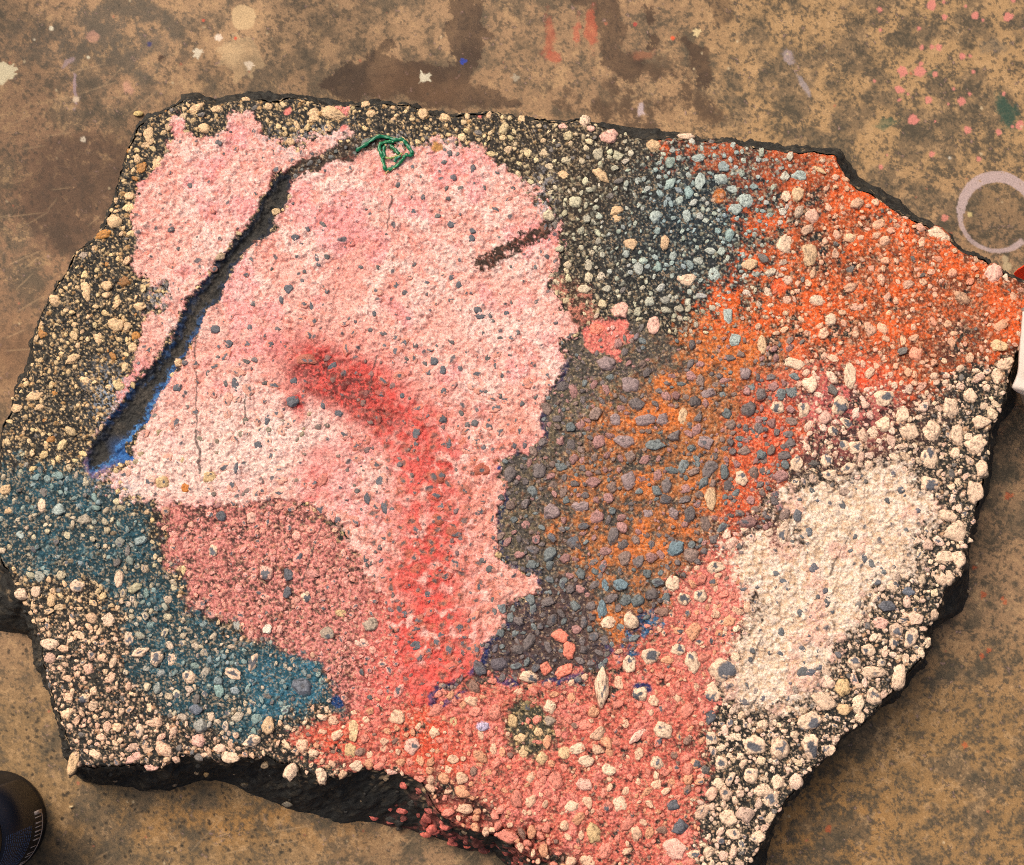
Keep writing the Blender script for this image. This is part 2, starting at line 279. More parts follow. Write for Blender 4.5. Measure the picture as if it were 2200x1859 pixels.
    hz_ = reg('coral', 40, 20, 50)*reg('pinkM', 30, 10); p = p*(1-hz_*.0)
    M = M+(pk-M)*p[..., None]
    S = mix(S, (104,99,98), p*(1-.25*wh)); S = mix(S, (196,168,120), p*wh*sm(.1, .4, med)); S = mix(S, (170,98,80), p*red*.45); C = C*(1-p); G = G*(1-.93*p)
    # thin grey-blue overspray at the ragged border
    fr = np.clip(blob(225, 800, 40, 50)+blob(330, 600, 26, 30)+blob(560, 300, 30, 16)+blob(640, 270, 70, 16)+blob(820, 300, 90, 14)+blob(1110, 410, 25, 60)+blob(245, 985, 60, 20)*.8, 0, 1)*sm(.0, .3, tiny+fine*.7)
    M = mix(M, (172,168,168), fr*.75); M = mix(M, (110,140,165), fr*sm(600, 800, V)*.5*sm(300, 200, U))
    # white
    w = reg('white', 16, 14, rag=34)
    wk = full((222,196,170)); wk = mix(wk, (234,212,190), sm(-.2, .5, fine+tiny*.6+med*.5)); wk = mix(wk, (226,176,154), sm(.1, .6, med-big*.2)*.8)
    wk = mix(wk, (196,160,124), sm(.2, .6, -(fine+tiny*.5))*.7)
    M = M+(wk-M)*w[..., None]; S = mix(S, (102,102,104), w); C = C*(1-w); G = G*(1-.92*w)
    bk = np.clip(blob(915, 1600, 60, 28, 15, 30)+blob(975, 1660, 60, 22, 30, 30)+blob(855, 1640, 40, 40, 0, 30)+blob(1130, 1765, 60, 24)*1.2, 0, 1)*sm(-.3, .2, med+fine*.5+.1); M = mix(M, (46,40,34), bk)  # dark blotches paint the shade of gaps and a hollow into the slope
    # smaller marks
    M = mix(M, (58,44,34), reg('neck', 3, 7)); n_ = reg('neck', 3, 7)*1.0; S = mix(S, (110,110,104), n_); G = np.maximum(G*(1-n_), n_*.5)
    b_ = reg('brown', 5, 9); M = mix(M, (178,112,92), b_*sm(-.5, .1, fine)); M = mix(M, (72,52,40), b_*sm(.1, .4, -(fine+med)))
    s_ = reg('streak', 3, 8, rag=13)*sm(-.85, -.35, rg_+fine*.5); M = mix(M, (58,42,32), s_); S = mix(S, (110,84,66), s_)
    cp = reg('cpatch', 4, 9); M = mix(M, (220,118,104), cp); S = mix(S, (226,166,150), cp)
    for x, y, r, col in ((698,222,17,(236,142,132)),(585,227,7,(232,130,118)),(702,262,8,(230,130,120)),(893,303,9,(176,128,72)),(1587,585,16,(232,96,48)),(1470,400,12,(190,110,50)),(978,231,4,(230,120,110)),
                         (1012,962,5,(30,50,110)),(690,1428,12,(24,60,110)),(1310,1405,14,(40,44,90)),(985,1482,11,(196,180,200)),(1760,770,10,(240,80,40))):
        m = sm(r+2, r-2, np.hypot(U-x+w1*8, V-y+w2*8)); M = mix(M, col, m); S = mix(S, col, m*.7)
    # navy line where the thick pink skin ends against the dark field
    dp = samp(SDF['pinkM'], U+w1*9+f1*3, V+w2*9)
    nv = sm(8, 3, np.abs(dp-4))*g*sm(-.3, .1, med+fine*.3); M = mix(M, (28,40,78), nv*.9)
    nb = sm(8, 3, np.abs(samp(SDF['purple'], U+w1*10, V+w2*10)+3))*sm(1290, 1330, V)*sm(-.3, .1, med); M = mix(M, (34,48,98), nb*.85)
    bl = reg('blue', 6, 14)*sm(-.1, .4, med+fine*.4); M = mix(M, (32,54,84), bl); M = mix(M, (60,104,140), bl*sm(.2, .5, fine))
    # groove
    dg = samp(SDF['groove'], U+w1*7+f1*4, V+w2*7)+1.5+rg_*4
    gi = 1-sm(-1.2, 1.2, dg)
    M = mix(M, (44,42,38), gi); M = mix(M, (64,58,50), gi*sm(0, .7, fine+med))
    low = sm(420, 820, V); side = sm(-4, 12, (U-185)*.833+(V-950)*.553)       # right-hand lip of the groove
    rim = gi*sm(-11-low*4, -3, dg); M = mix(M, (30,36,48), rim*.85); M = mix(M, (32,58,94), rim*sm(-.2, .4, fine+med)*low)
    rgt = side*low; rim2 = gi*sm(-15, -6, dg)*side*sm(560, 900, V); M = mix(M, (36,76,128), rim2*sm(-.3, .4, fine+med*.5+low-.6)); M = mix(M, (84,142,190), rim2*sm(.1, .5, tiny+fine)*.6)
    sk = gi*sm(215, 250, U-(V-930)*.3)*sm(880, 925, V); M = mix(M, (40,96,160), sk*.7)
    M = mix(M, (150,120,150), sm(8, 0, np.abs(dg-2))*sm(900, 950, V)*sm(260, 200, U)*.7)
    G = G*(1-gi)
    # hairline cracks drawn as thin dark lines
    for (x0, y0, x1, y1, wdt) in ((397,690,400,880,1.0),(400,880,405,965,2.2),(505,800,498,855,1.6),(655,1070,640,1110,1.4),(640,1110,615,1195,2.4),(1740,1075,1700,1150,.9),(1700,1150,1692,1172,2.2),(1552,1300,1535,1352,1.8),(1600,1215,1575,1262,1.0),(798,400,790,470,1.3),(770,725,750,800,1.2),(1545,1420,1520,1455,1.6)):
        ex, ey = x1-x0, y1-y0; tt = np.clip(((U-x0)*ex+(V-y0)*ey)/(ex*ex+ey*ey), 0, 1)
        dd = np.hypot(U-x0-ex*tt+w1*6, V-y0-ey*tt); M = mix(M, (78,70,66), sm(wdt+1.2, wdt-.4, dd)*.85)
    return M, S, G, C, p, w, dg, gi, c, (w1, w2, fine, med, tiny, big)

# ------------------------------------------------------------------ slab top as a relief
STEP = 1.75
G1 = Grid(np.arange(-40, 2150, STEP), np.arange(170, 1860, STEP))
U, V = G1.U, G1.V
M, S, G, C, P, WHT, DG, GI, COR, (w1, w2, fine, med, tiny, big) = regions(U, V)
sd = samp(SD, U, V)
H = (fbm(U, V, 320, 3, 11)*4+med*1.5+fine*1.5).astype(F)           # in photo units
H += (P*(fbm(U, V, 19, 3, 2, .6)*1.5+fbm(U, V, 6, 2, 5, .7)*1.1)).astype(F)
H += (WHT*(fbm(U, V, 21, 3, 2, .6)*1.7+fbm(U, V, 6, 2, 5, .7)*.8)).astype(F)
H += (1-np.maximum(P, WHT))*tiny*1.2
# thick skin of pink paint stands a little above the grey field
H += P*2.2+WHT*1.6
# fine aggregate
for cell, seed, r0, amp, prob in ((15., 1, .40, 2.8, .26), (9., 4, .40, 2.0, .38), (5.8, 8, .42, 1.1, .42)):
    d, r1, r2 = worley(U+w1*1.5, V+w2*1.5, cell, seed)
    on = (r2 < prob)*(1-GI)
    ms = sm(r0*(.75+.5*r1), r0*(.75+.5*r1)-.14, d)*on
    H += ms*amp*(1-.35*P)*np.sqrt(np.clip(1-(d/r0)**2, 0, 1))
    tint = .55+.62*r1
    col = S*tint[..., None]
    col = np.where((r1 > .88)[..., None], col*np.array([.62, .52, .42], F), col)
    col = np.where(((r1 < .10))[..., None], lin((112,108,104)), col)
    a = ms*np.clip(G*1.15, 0, 1)*(.9 if cell > 6 else .8)
    M = M+(col-M)*a[..., None]
skn = np.maximum(np.maximum(P, WHT), GI)[..., None]
gr = fbm(U, V, 3.6, 2, 4, .8)[..., None]
M = M*(1+.42*gr*(1-.68*skn))
M = np.where((gr > .62) & (skn < .3), M*.4+lin((196,168,132))*.45, M).astype(F)
# stones buried under the thick paint: lumps, worn; foot tint also paints in some of their shading
for cell, seed, amp, prob in ((30., 2, 2.4, .5), (19., 6, 1.7, .55)):
    d, r1, r2 = worley(U+w1*3, V+w2*3, cell, seed)
    r0 = .30+.16*r1; on = (r2 < prob)*np.maximum(P, WHT)
    H += (on*amp*np.sqrt(np.clip(1-(d/r0)**2, 0, 1))).astype(F)
    ringm = on*sm(.12, .0, np.abs(d-r0))*(.35+.4*r1)
    redz = np.clip(np.exp(-((U-880)/110)**2)*sm(840, 950, V)*sm(1450, 1350, V), 0, 1)
    M = M+(lin((204,120,98))-M)*(ringm*(1-WHT)*(.45+.5*redz))[..., None]; M = M+(lin((206,170,140))-M)*(ringm*WHT*.8)[..., None]
    top = on*sm(r0*.75, r0*.4, d)*redz*(r1 > .35); M = M+(lin((160,104,84))-M)*(top*.6)[..., None]
    worn = on*sm(r0*(.25+.5*r1), r0*(.12+.4*r1), d+fine*.05)*((r2*17 % 1) < .16); M = M+(lin((98,96,98))-M)*(worn*.95)[..., None]
H -= GI*sm(2, -20, DG)*9+GI*1.5
H -= sm(-9, 1, sd)**2*13
H -= sm(-60, 0, sd)*2.0
slope = sm(0, 110, (V-1585)*.85-(U-900)*.35-w1*20)*sm(820, 880, U)*sm(1330, 1080, U); H -= slope*38
H -= slope*(1-slope)*np.clip(fbm(U, V, 45, 3, 9), -1, 1)*26
PX = W(U.ravel(), V.ravel(), ZT); PX[:, 2] += H.ravel()*MM
nh, nw = U.shape
keep = (sd < 1.5)
kq = keep[:-1, :-1] & keep[1:, :-1] & keep[:-1, 1:] & keep[1:, 1:]
jj, ii = np.nonzero(kq); a0 = jj*nw+ii
quads = np.stack([a0, a0+nw, a0+nw+1, a0+1], 1)
used = np.zeros(nh*nw, bool); used[quads.ravel()] = True
remap = np.cumsum(used)-1
tv = PX[used]; tq = remap[quads]; tc = np.clip(M.reshape(-1, 3)[used], .004, .92)

def grid_at(A, u, v):
    x = np.clip((u-G1.u[0])/STEP, 0, nw-1.001); y = np.clip((v-G1.v[0])/STEP, 0, nh-1.001)
    return A[np.round(y).astype(int), np.round(x).astype(int)]

# ------------------------------------------------------------------ broken flank of the slab
J = 40
tw = W(LP[:, 0], LP[:, 1], ZT); fw = W(LP[:, 2], LP[:, 3], 0.0)
edgeH = grid_at(H, LP[:, 0]-nor[:, 0]*5, LP[:, 1]-nor[:, 1]*5)*MM
outw = np.stack([nor[:, 0], -nor[:, 1], 0*sp], 1)
rings = []; rcol = []
for j in range(J+1):
    t = j/J
    s_ = t**1.15
    q = tw*(1-s_)+fw*s_
    zz = (ZT+edgeH-4*MM)*(1-t)-0.004*t
    prof = fbm(sp, np.full(NL, t*150.), 44, 5, 6, .6)*13*MM*math.sin(math.pi*min(1, t*.9+.08))+math.sin(math.pi*t)*2*MM
    prof += fbm(sp, np.full(NL, t*150.+50), 15, 4, 9, .7)*5.5*MM*math.sin(math.pi*min(1, t*.9+.1))
    q = q+outw*(prof-(2.0*MM if j == 0 else 0))[:, None]; q[:, 2] = zz
    rings.append(q)
    f_ = fbm(sp, np.full(NL, t*150.), 12, 4, 3); g_ = fbm(sp, np.full(NL, t*150.), 40, 3, 10)
    c_ = np.broadcast_to(lin((42,41,37)), (NL, 3)).copy(); c_ += (lin((74,66,52))-c_)*sm(.2, .7, f_)[:, None]*.5
    cor = sm(850, 890, LP[:, 0])*sm(1290, 1200, LP[:, 0])*sm(1500, 1560, LP[:, 1])*sm(-.05, .3, g_+f_*.7+.05)
    c_ += (lin((150,78,68))-c_)*(cor*.6)[:, None]; h_ = fbm(sp, np.full(NL, t*150.), 5, 2, 12); c_ *= (1+.6*h_)[:, None]
    d, r1, r2 = worley(sp, np.full(NL, t*150.), 13., 3)
    c_ += (lin((196,164,124))-c_)*(sm(.5, .3, d)*(r2 < .22)*sm(.4, 0, np.full(NL, t)))[:, None]
    rcol.append(c_)
wv = np.concatenate(rings); wc = np.concatenate(rcol)
idx = np.arange(NL); nx = (idx+1) % NL
wq = np.concatenate([np.stack([j*NL+idx, (j+1)*NL+idx, (j+1)*NL+nx, j*NL+nx], 1) for j in range(J)])

def mesh_obj(name, verts, quads, cols, mat, parent=None, loc=None, smooth=True):
    me = bpy.data.meshes.new(name); n = len(verts); q = np.asarray(quads, np.int32); k = q.shape[1]
    me.vertices.add(n); me.vertices.foreach_set('co', np.asarray(verts, F).ravel())
    me.loops.add(q.size); me.loops.foreach_set('vertex_index', q.ravel())
    me.polygons.add(len(q)); me.polygons.foreach_set('loop_start', np.arange(0, q.size, k, dtype=np.int32))
    me.polygons.foreach_set('loop_total', np.full(len(q), k, np.int32))
    if cols is not None:
        at = me.color_attributes.new('pigment', 'FLOAT_COLOR', 'POINT')
        at.data.foreach_set('color', np.concatenate([cols, np.ones((n, 1))], 1).astype(F).ravel())
    me.update(calc_edges=True); me.validate()
    me.polygons.foreach_set('use_smooth', np.full(len(me.polygons), smooth, bool))
    if mat: me.materials.append(mat)
    o = bpy.data.objects.new(name, me); sc.collection.objects.link(o)
    if loc is not None: o.location = loc
    if parent: o.parent = parent
    return o
def empty(name, loc, label, cat, group=None):
    o = bpy.data.objects.new(name, None); sc.collection.objects.link(o); o.location = loc; o.empty_display_size = .05
    return tag(o, label, cat, group)
def tag(o, label, cat, group=None):
    o['label'] = label; o['category'] = cat
    if group: o['group'] = group
    return o

# ------------------------------------------------------------------ materials
def material(name, rough=.85, vary=.25, scale=1500, bump=.5, bscale=1300, dist=.0006, spec=.35, color=None, fleck=None):
    m = bpy.data.materials.new(name); m.use_nodes = True; nt = m.node_tree; N = nt.nodes; L = nt.links
    b = N['Principled BSDF']; b.inputs['Roughness'].default_value = rough; b.inputs['Specular IOR Level'].default_value = spec
    tc_ = N.new('ShaderNodeNewGeometry')
    if color is None:
        a = N.new('ShaderNodeAttribute'); a.attribute_name = 'pigment'; src = a.outputs['Color']
    else:
        a = N.new('ShaderNodeRGB'); a.outputs[0].default_value = tuple(lin(color))+(1,); src = a.outputs[0]
    def noise(sc_, det, ro=.6):
        n = N.new('ShaderNodeTexNoise'); n.inputs['Scale'].default_value = sc_; n.inputs['Detail'].default_value = det
        n.inputs['Roughness'].default_value = ro; L.new(tc_.outputs['Position'], n.inputs['Vector']); return n
    if vary:
        n = noise(scale, 3, .7); r = N.new('ShaderNodeMapRange'); r.inputs['From Min'].default_value = .28; r.inputs['From Max'].default_value = .72
        r.inputs['To Min'].default_value = 1-vary; r.inputs['To Max'].default_value = 1+vary; L.new(n.outputs['Fac'], r.inputs['Value'])
        x = N.new('ShaderNodeVectorMath'); x.operation = 'SCALE'; L.new(src, x.inputs[0]); L.new(r.outputs[0], x.inputs['Scale'])
        src = x.outputs[0]
    L.new(src, b.inputs['Base Color'])
    if bump:
        n2 = noise(bscale, 4, .65); bp = N.new('ShaderNodeBump'); bp.inputs['Strength'].default_value = bump; bp.inputs['Distance'].default_value = dist
        L.new(n2.outputs['Fac'], bp.inputs['Height']); L.new(bp.outputs[0], b.inputs['Normal'])
    return m
m_top = material('painted aggregate', .74, .34, 520, .8, 430, .0016, .35)
m_stone = material('stone', .56, .34, 620, .8, 480, .0013, .4)
m_floor = material('worn concrete', .76, .26, 560, .3, 500, .0005, .3)

slab = empty('asphalt_slab', (0, 0, 0), 'broken slab of asphalt with pebbles, sprayed pink, orange, blue and white, lying on the concrete', 'asphalt slab')
body = mesh_obj('body', np.concatenate([tv, wv]), np.concatenate([tq, wq+len(tv)]), np.concatenate([tc, wc]), m_top, slab)

# ------------------------------------------------------------------ stones
def ico(n):
    import bmesh
    bm = bmesh.new(); bmesh.ops.create_icosphere(bm, subdivisions=n, radius=1)
    v = np.array([x.co[:] for x in bm.verts]); f = np.array([[a.index for a in q.verts] for q in bm.faces]); bm.free()
    k = v[:, 2] > -.45; fk = k[f].all(1); f = f[fk]; us = np.zeros(len(v), bool); us[f.ravel()] = True; r = np.cumsum(us)-1
    return v[us], r[f]
ICO = {2: ico(3), 3: ico(4), 4: ico(5)}
rs = np.random.RandomState(77)
T = 'tan'; CR = 'cream'; GY = 'grey'
COLS = dict(tan=(222,184,138), tan2=(210,174,134), cream=(228,194,162), pinkish=(234,180,158), grey=(94,94,98), slate=(104,108,116), ochre=(190,130,62), orange=(202,122,50), brown=(150,104,58),
            bluish=(170,180,170), blue=(112,132,138), mauve=(150,128,124), coral=(232,132,106), greige=(168,148,128), yellow=(206,172,124), white=(238,222,198), redbrown=(170,92,70), dark=(60,60,62), lav=(196,180,200), olive=(120,104,70))
# u, v, half length, half width, turn, colour, grey cap share
HS = [(400,222,19,10,-25,T,0),(440,223,14,9,-10,T,0),(418,262,13,11,0,T,0),(305,277,11,20,-10,T,0),(298,297,11,6,0,T,0),(323,333,13,15,0,T,0),(281,325,7,9,0,T,0),(264,399,13,10,-20,T,0),(237,408,8,7,0,T,0),(232,452,15,14,0,T,0),
(211,478,18,9,-20,'ochre',0),(175,590,11,23,-10,T,0),(219,583,12,10,0,T,0),(216,602,10,7,0,T,0),(110,612,12,13,0,T,0),(253,574,13,12,0,'brown',0),(285,625,13,8,0,T,0),(235,661,18,14,10,T,0),(259,666,8,11,0,T,0),(200,690,10,13,0,T,0),(277,684,9,9,0,'ochre',0),
(271,709,11,12,0,T,0),(148,731,16,9,-30,T,0),(70,806,19,11,-28,T,0),(80,830,11,7,0,T,0),(110,802,9,6,-20,'ochre',0),(34,832,12,10,0,T,0),(133,633,9,5,-20,T,0),(150,662,9,6,0,T,0),(190,505,9,8,0,T,0),(170,520,9,7,0,'greige',0),
(641,235,13,16,-20,T,0),(676,233,27,12,12,T,0),(745,212,10,10,0,T,0),(757,233,10,10,0,T,0),(863,234,10,12,0,T,0),(907,241,13,10,0,T,0),(548,217,9,8,0,T,0),(500,200,9,6,-10,T,0),(605,255,6,12,-30,T,0),(670,262,10,9,0,T,.3),
(1064,245,9,12,0,T,0),(1192,247,12,14,0,CR,0),(1244,279,19,17,0,'pinkish',0),(1205,263,9,7,0,'pinkish',0),(1147,258,10,6,0,'pinkish',0),(1332,297,14,15,30,T,0),(1399,275,19,7,0,CR,0),(1424,323,16,9,-10,'bluish',0),(1225,358,11,22,-45,T,0),(1150,357,10,9,0,T,0),
(1471,366,16,14,0,'bluish',0),(1493,386,17,9,5,'bluish',0),(1428,372,10,19,10,'bluish',0),(1521,410,15,18,0,'bluish',0),(1498,427,15,12,0,'bluish',0),(1336,442,14,15,0,'bluish',0),(1257,430,15,10,-10,T,0),(1259,446,12,8,0,T,0),(1400,442,9,13,0,'bluish',0),(1286,498,15,14,0,'tan2',0),(1355,496,10,15,10,'tan2',0),
(1599,497,17,22,10,CR,0),(1649,520,13,28,0,'tan2',0),(1528,540,17,12,0,'tan2',0),(1456,560,13,15,0,'bluish',0),(1400,570,19,14,10,CR,0),(1665,613,16,12,0,CR,0),(1264,633,19,17,30,'pinkish',0),(1332,663,14,19,0,'pinkish',0),(1216,672,17,13,0,'coral',0),(1235,742,20,16,20,'mauve',0),
(1483,645,9,16,0,'bluish',0),(1498,693,12,14,0,'bluish',0),(1554,702,10,20,0,'tan2',0),(1620,742,23,11,12,CR,0),(1519,762,13,14,0,'mauve',0),(1694,652,14,14,0,CR,0),(1733,768,14,26,0,CR,0),(1914,478,24,15,25,CR,0),(2028,557,17,24,0,'pinkish',0),(1625,397,14,18,10,'tan2',0),(1602,401,10,11,0,CR,0),
(1630,360,16,12,0,'bluish',0),(1670,347,16,5,30,T,0),(1284,785,18,19,0,'mauve',0),(1255,858,12,13,0,'mauve',0),(1444,803,17,10,-15,'mauve',0),(1314,858,25,14,0,'mauve',0),(1351,855,13,14,0,'mauve',0),(1391,850,9,19,15,'tan2',0),(1714,829,18,20,30,CR,.8),(1803,812,18,18,0,CR,.45),(1586,830,15,13,0,CR,.5),(1640,835,14,17,10,CR,.3),(1722,908,12,12,0,CR,.8),(1700,880,11,11,0,CR,.8),(1727,862,14,9,40,CR,.8),
(1275,900,21,14,0,'mauve',0),(1437,901,18,13,10,'mauve',.3),(1124,1045,17,17,0,'mauve',0),(1182,1033,17,12,0,'mauve',0),(1282,980,15,17,0,'mauve',0),(1320,1046,13,10,0,'mauve',0),(1372,1048,10,14,-20,'mauve',0),(1448,1017,12,21,0,'tan2',0),(1512,976,14,17,0,CR,.4),(1626,945,13,15,0,CR,.5),(1378,1118,20,14,-30,'blue',0),(1266,1192,15,13,0,'blue',0),(1234,1193,9,14,0,'blue',0),(1228,1242,9,18,0,'blue',0),
(1372,1190,14,18,10,CR,0),(1394,1222,14,14,0,CR,.5),(1428,1216,14,15,0,CR,.35),(1457,1157,17,14,-20,CR,.3),(1080,1380,21,14,8,CR,.3),(1141,1296,17,14,0,'coral',0),(1160,1325,14,18,0,'coral',0),(1226,1400,13,38,0,CR,.15),(1151,1368,19,13,-30,'coral',0),(1112,1364,12,14,0,'coral',0),(1240,1270,15,12,-10,CR,0),(1285,1265,15,20,-20,CR,0),(1283,1352,13,18,0,CR,.5),(1325,1336,17,15,0,CR,.6),
(1382,1325,17,14,10,CR,.4),(1412,1348,15,24,-10,CR,.4),(1478,1366,26,22,10,CR,.7),(1305,1413,16,15,0,CR,.6),(1455,1415,16,22,-20,CR,.7),(1447,1461,11,16,15,GY,0),(1351,1488,18,17,0,CR,.1),(1300,1500,20,8,-40,'pinkish',0),(1177,1527,18,12,-15,CR,0),(1195,1552,16,12,0,CR,0),(1340,1555,14,15,0,CR,.1),(1373,1641,14,13,0,GY,0),(1386,1686,15,15,-30,GY,.1),(1374,1730,20,23,0,'pinkish',0),(1210,1697,15,19,-20,'yellow',0),
(1650,1472,26,18,-25,CR,.75),(1676,1427,29,17,30,CR,.15),(1778,1370,27,13,3,CR,.05),(1833,1380,14,28,12,CR,0),(1856,1301,13,21,25,CR,.7),(1768,1325,14,14,0,CR,.2),(1822,1312,11,11,0,CR,.7),(1742,1350,14,14,0,CR,.6),(1716,1400,16,17,0,'yellow',0),(1780,1421,15,18,-20,CR,.1),(1722,1446,14,12,0,T,0),(1810,1236,17,10,0,GY,.1),(1852,1207,13,12,0,'slate',0),(1822,1195,15,12,0,CR,.6),(1795,1270,16,13,0,'pinkish',.4),
(1991,908,23,17,-35,CR,0),(2003,957,14,17,0,CR,0),(1988,1003,17,24,0,CR,0),(1932,1052,21,12,15,CR,0),(1948,1085,24,19,0,CR,0),(1925,1137,20,13,0,CR,0),(1955,1140,13,19,15,CR,0),(1914,1176,22,13,45,CR,.1),(1936,1178,13,15,0,CR,0),(1898,987,19,15,0,CR,.75),(1895,932,18,24,0,CR,.55),(1838,999,9,8,0,GY,0),(1745,912,14,14,0,CR,.5),(1686,939,13,14,0,CR,.7),(1730,955,17,11,-20,CR,.6),(1692,968,15,11,0,CR,.5),
(1536,1520,23,20,0,CR,.55),(1590,1527,22,22,0,CR,.55),(1652,1518,20,24,0,CR,.7),(1688,1530,11,13,0,CR,.6),(1556,1610,19,13,0,CR,0),(1544,1707,16,12,0,CR,.4),(1530,1580,16,15,0,CR,.3),(1485,1666,16,17,0,CR,.3),(1470,1556,13,15,0,CR,.4),(1570,1630,14,17,30,CR,.5),(1585,1595,13,15,0,CR,0),(1495,1700,16,12,0,CR,.4),(1450,1505,13,14,0,CR,.6),
(2048,742,22,12,-25,CR,0),(2035,705,20,14,10,T,0),(2033,765,14,16,0,CR,0),(1940,830,20,24,0,CR,0),(1952,886,14,24,0,CR,0),(1900,880,20,22,-20,CR,0),(1855,880,20,19,0,CR,0),(1840,845,14,20,15,CR,0),(1978,805,15,18,0,CR,0),(2000,860,18,13,10,CR,.1),
(602,486,9,8,0,GY,0),(589,590,10,10,30,GY,0),(574,612,5,10,-20,GY,0),(637,628,4,12,-15,GY,0),(627,469,6,7,0,GY,0),(647,528,5,9,-20,GY,0),(650,541,6,5,0,GY,0),(440,671,11,10,0,GY,0),(466,702,9,9,0,GY,0),(362,791,9,9,0,GY,0),(480,784,9,12,0,GY,0),(598,819,13,12,-30,GY,0),(599,777,8,8,0,GY,0),(545,856,5,13,20,GY,0),(677,747,13,7,-35,GY,0),(885,736,10,10,0,GY,0),(903,756,8,11,0,GY,0),(920,458,8,8,0,GY,0),(963,471,9,8,0,GY,0),(962,487,8,8,0,GY,0),(870,578,7,7,0,GY,0),(920,565,6,6,0,GY,0),(935,580,7,8,0,GY,0),(975,633,9,9,0,GY,0),(980,645,10,6,0,GY,0),(764,640,5,9,0,GY,0),(845,432,7,5,0,GY,0),(1033,640,6,7,0,GY,0),(658,825,6,9,0,GY,0),(690,843,10,9,0,GY,0),(820,807,8,6,0,GY,0),
(525,907,9,8,0,GY,0),(482,955,6,13,15,GY,0),(748,1014,7,15,-10,GY,0),(785,1035,8,13,0,GY,0),(898,970,12,15,0,'redbrown',.6),(917,908,9,19,-5,'redbrown',.6),(892,1060,14,11,0,'redbrown',.6),(925,1086,20,11,15,'redbrown',.5),(985,960,17,16,0,'redbrown',.2),(435,1125,10,13,0,CR,.8),(452,1053,10,10,0,GY,0),(543,1168,13,16,0,'pinkish',.8),(588,1172,9,13,0,GY,0),(585,1208,9,13,15,GY,0),(512,1055,11,13,0,'pinkish',0),(624,1218,11,12,0,CR,.7),(755,1273,17,15,0,'greige',0),(668,1292,16,15,0,'greige',.5),(545,1283,9,10,0,'white',0),(848,1315,14,11,-30,GY,0),(872,1212,9,7,10,GY,0),(740,1312,17,9,10,'pinkish',.2),(695,1250,13,8,0,'yellow',0),
(243,1181,11,18,0,CR,0),(40,1211,14,12,0,CR,0),(73,1206,10,11,0,CR,0),(100,1313,18,13,0,CR,0),(158,1195,14,13,0,CR,.6),(105,1225,8,14,0,T,0),(378,995,13,12,0,'orange',0),(333,984,14,16,0,'yellow',.2),(425,973,15,14,0,'yellow',.3),(120,1040,13,11,-20,'bluish',0),(86,1030,9,15,0,CR,0),(40,1090,12,7,30,'bluish',0),(20,1040,12,7,-20,T,0),(10,998,12,10,0,T,0),
(615,1400,20,19,0,'slate',.2),(400,1447,14,11,0,'slate',0),(516,1350,11,21,20,CR,.7),(262,1302,12,16,0,CR,.6),(285,1330,17,11,-20,CR,.4),(320,1342,12,15,30,CR,.7),(385,1380,15,14,0,CR,.1),(475,1372,19,11,20,CR,.6),(350,1345,11,14,0,CR,.5),(220,1265,14,14,0,CR,0),(720,1489,12,21,0,T,0),(713,1528,13,14,0,'yellow',0),(840,1520,17,16,0,'pinkish',.2),(514,1510,16,12,-15,CR,.4),(547,1480,14,18,0,'tan2',.2),(150,1556,11,30,18,T,0),(285,1490,8,15,0,CR,.6),(405,1510,16,13,0,'pinkish',0),(590,1575,12,17,25,CR,0),(655,1582,11,17,-15,CR,0),(727,1563,13,11,0,CR,0),(797,1572,12,8,0,'pinkish',0),(470,1545,18,11,10,CR,0),(272,1545,20,10,-20,'pinkish',0),(310,1563,14,9,0,'pinkish',0),
(985,1482,12,10,0,'lav',0),(925,1467,9,15,0,'yellow',0),(1098,1493,9,10,-30,T,0),(1062,1505,12,9,0,T,0),(1105,1545,12,14,0,T,0),(1068,1535,11,13,0,T,0),(1150,1535,13,14,0,T,0),(1045,1470,11,14,0,'yellow',0),(1122,1440,11,12,0,CR,0),(1075,1440,10,13,0,'olive',.3),(1120,1470,11,10,0,'greige',0),(1190,1600,16,13,0,'pinkish',0),(1240,1570,15,13,0,CR,0),(1265,1640,14,17,0,CR,0),(1165,1645,15,13,0,CR,0)]
HS = [h for h in HS]
occ = np.zeros((950, 1100), bool)
def disc(x, y, r):
    cx, cy = (x+40)/2, y/2; r = max(r/2, .8); x0, x1, y0, y1 = int(cx-r), int(cx+r)+2, int(cy-r), int(cy+r)+2
    x0 = max(x0, 0); y0 = max(y0, 0); yy, xx = np.ogrid[y0:y1, x0:x1]
    return slice(y0, y1), slice(x0, x1), (xx-cx)**2+(yy-cy)**2 <= r*r
stones = []
for (x, y, a, b, an, col, cap) in HS:
    pink = grid_at(P, x, y) > .5
    stones.append([x, y, a*1.04, b*1.04, an, lin(COLS[col])*(.92+.16*rs.rand()), cap, 1])
    for k in (-.5, 0, .5):
        L_ = max(a, b)*k; th = math.radians(an)+(math.pi/2 if b > a else 0)
        s0, s1, m = disc(x+L_*math.cos(th), y+L_*math.sin(th), min(a, b)*.95); o_ = occ[s0, s1]; o_ |= m[:o_.shape[0], :o_.shape[1]]
cand = 0
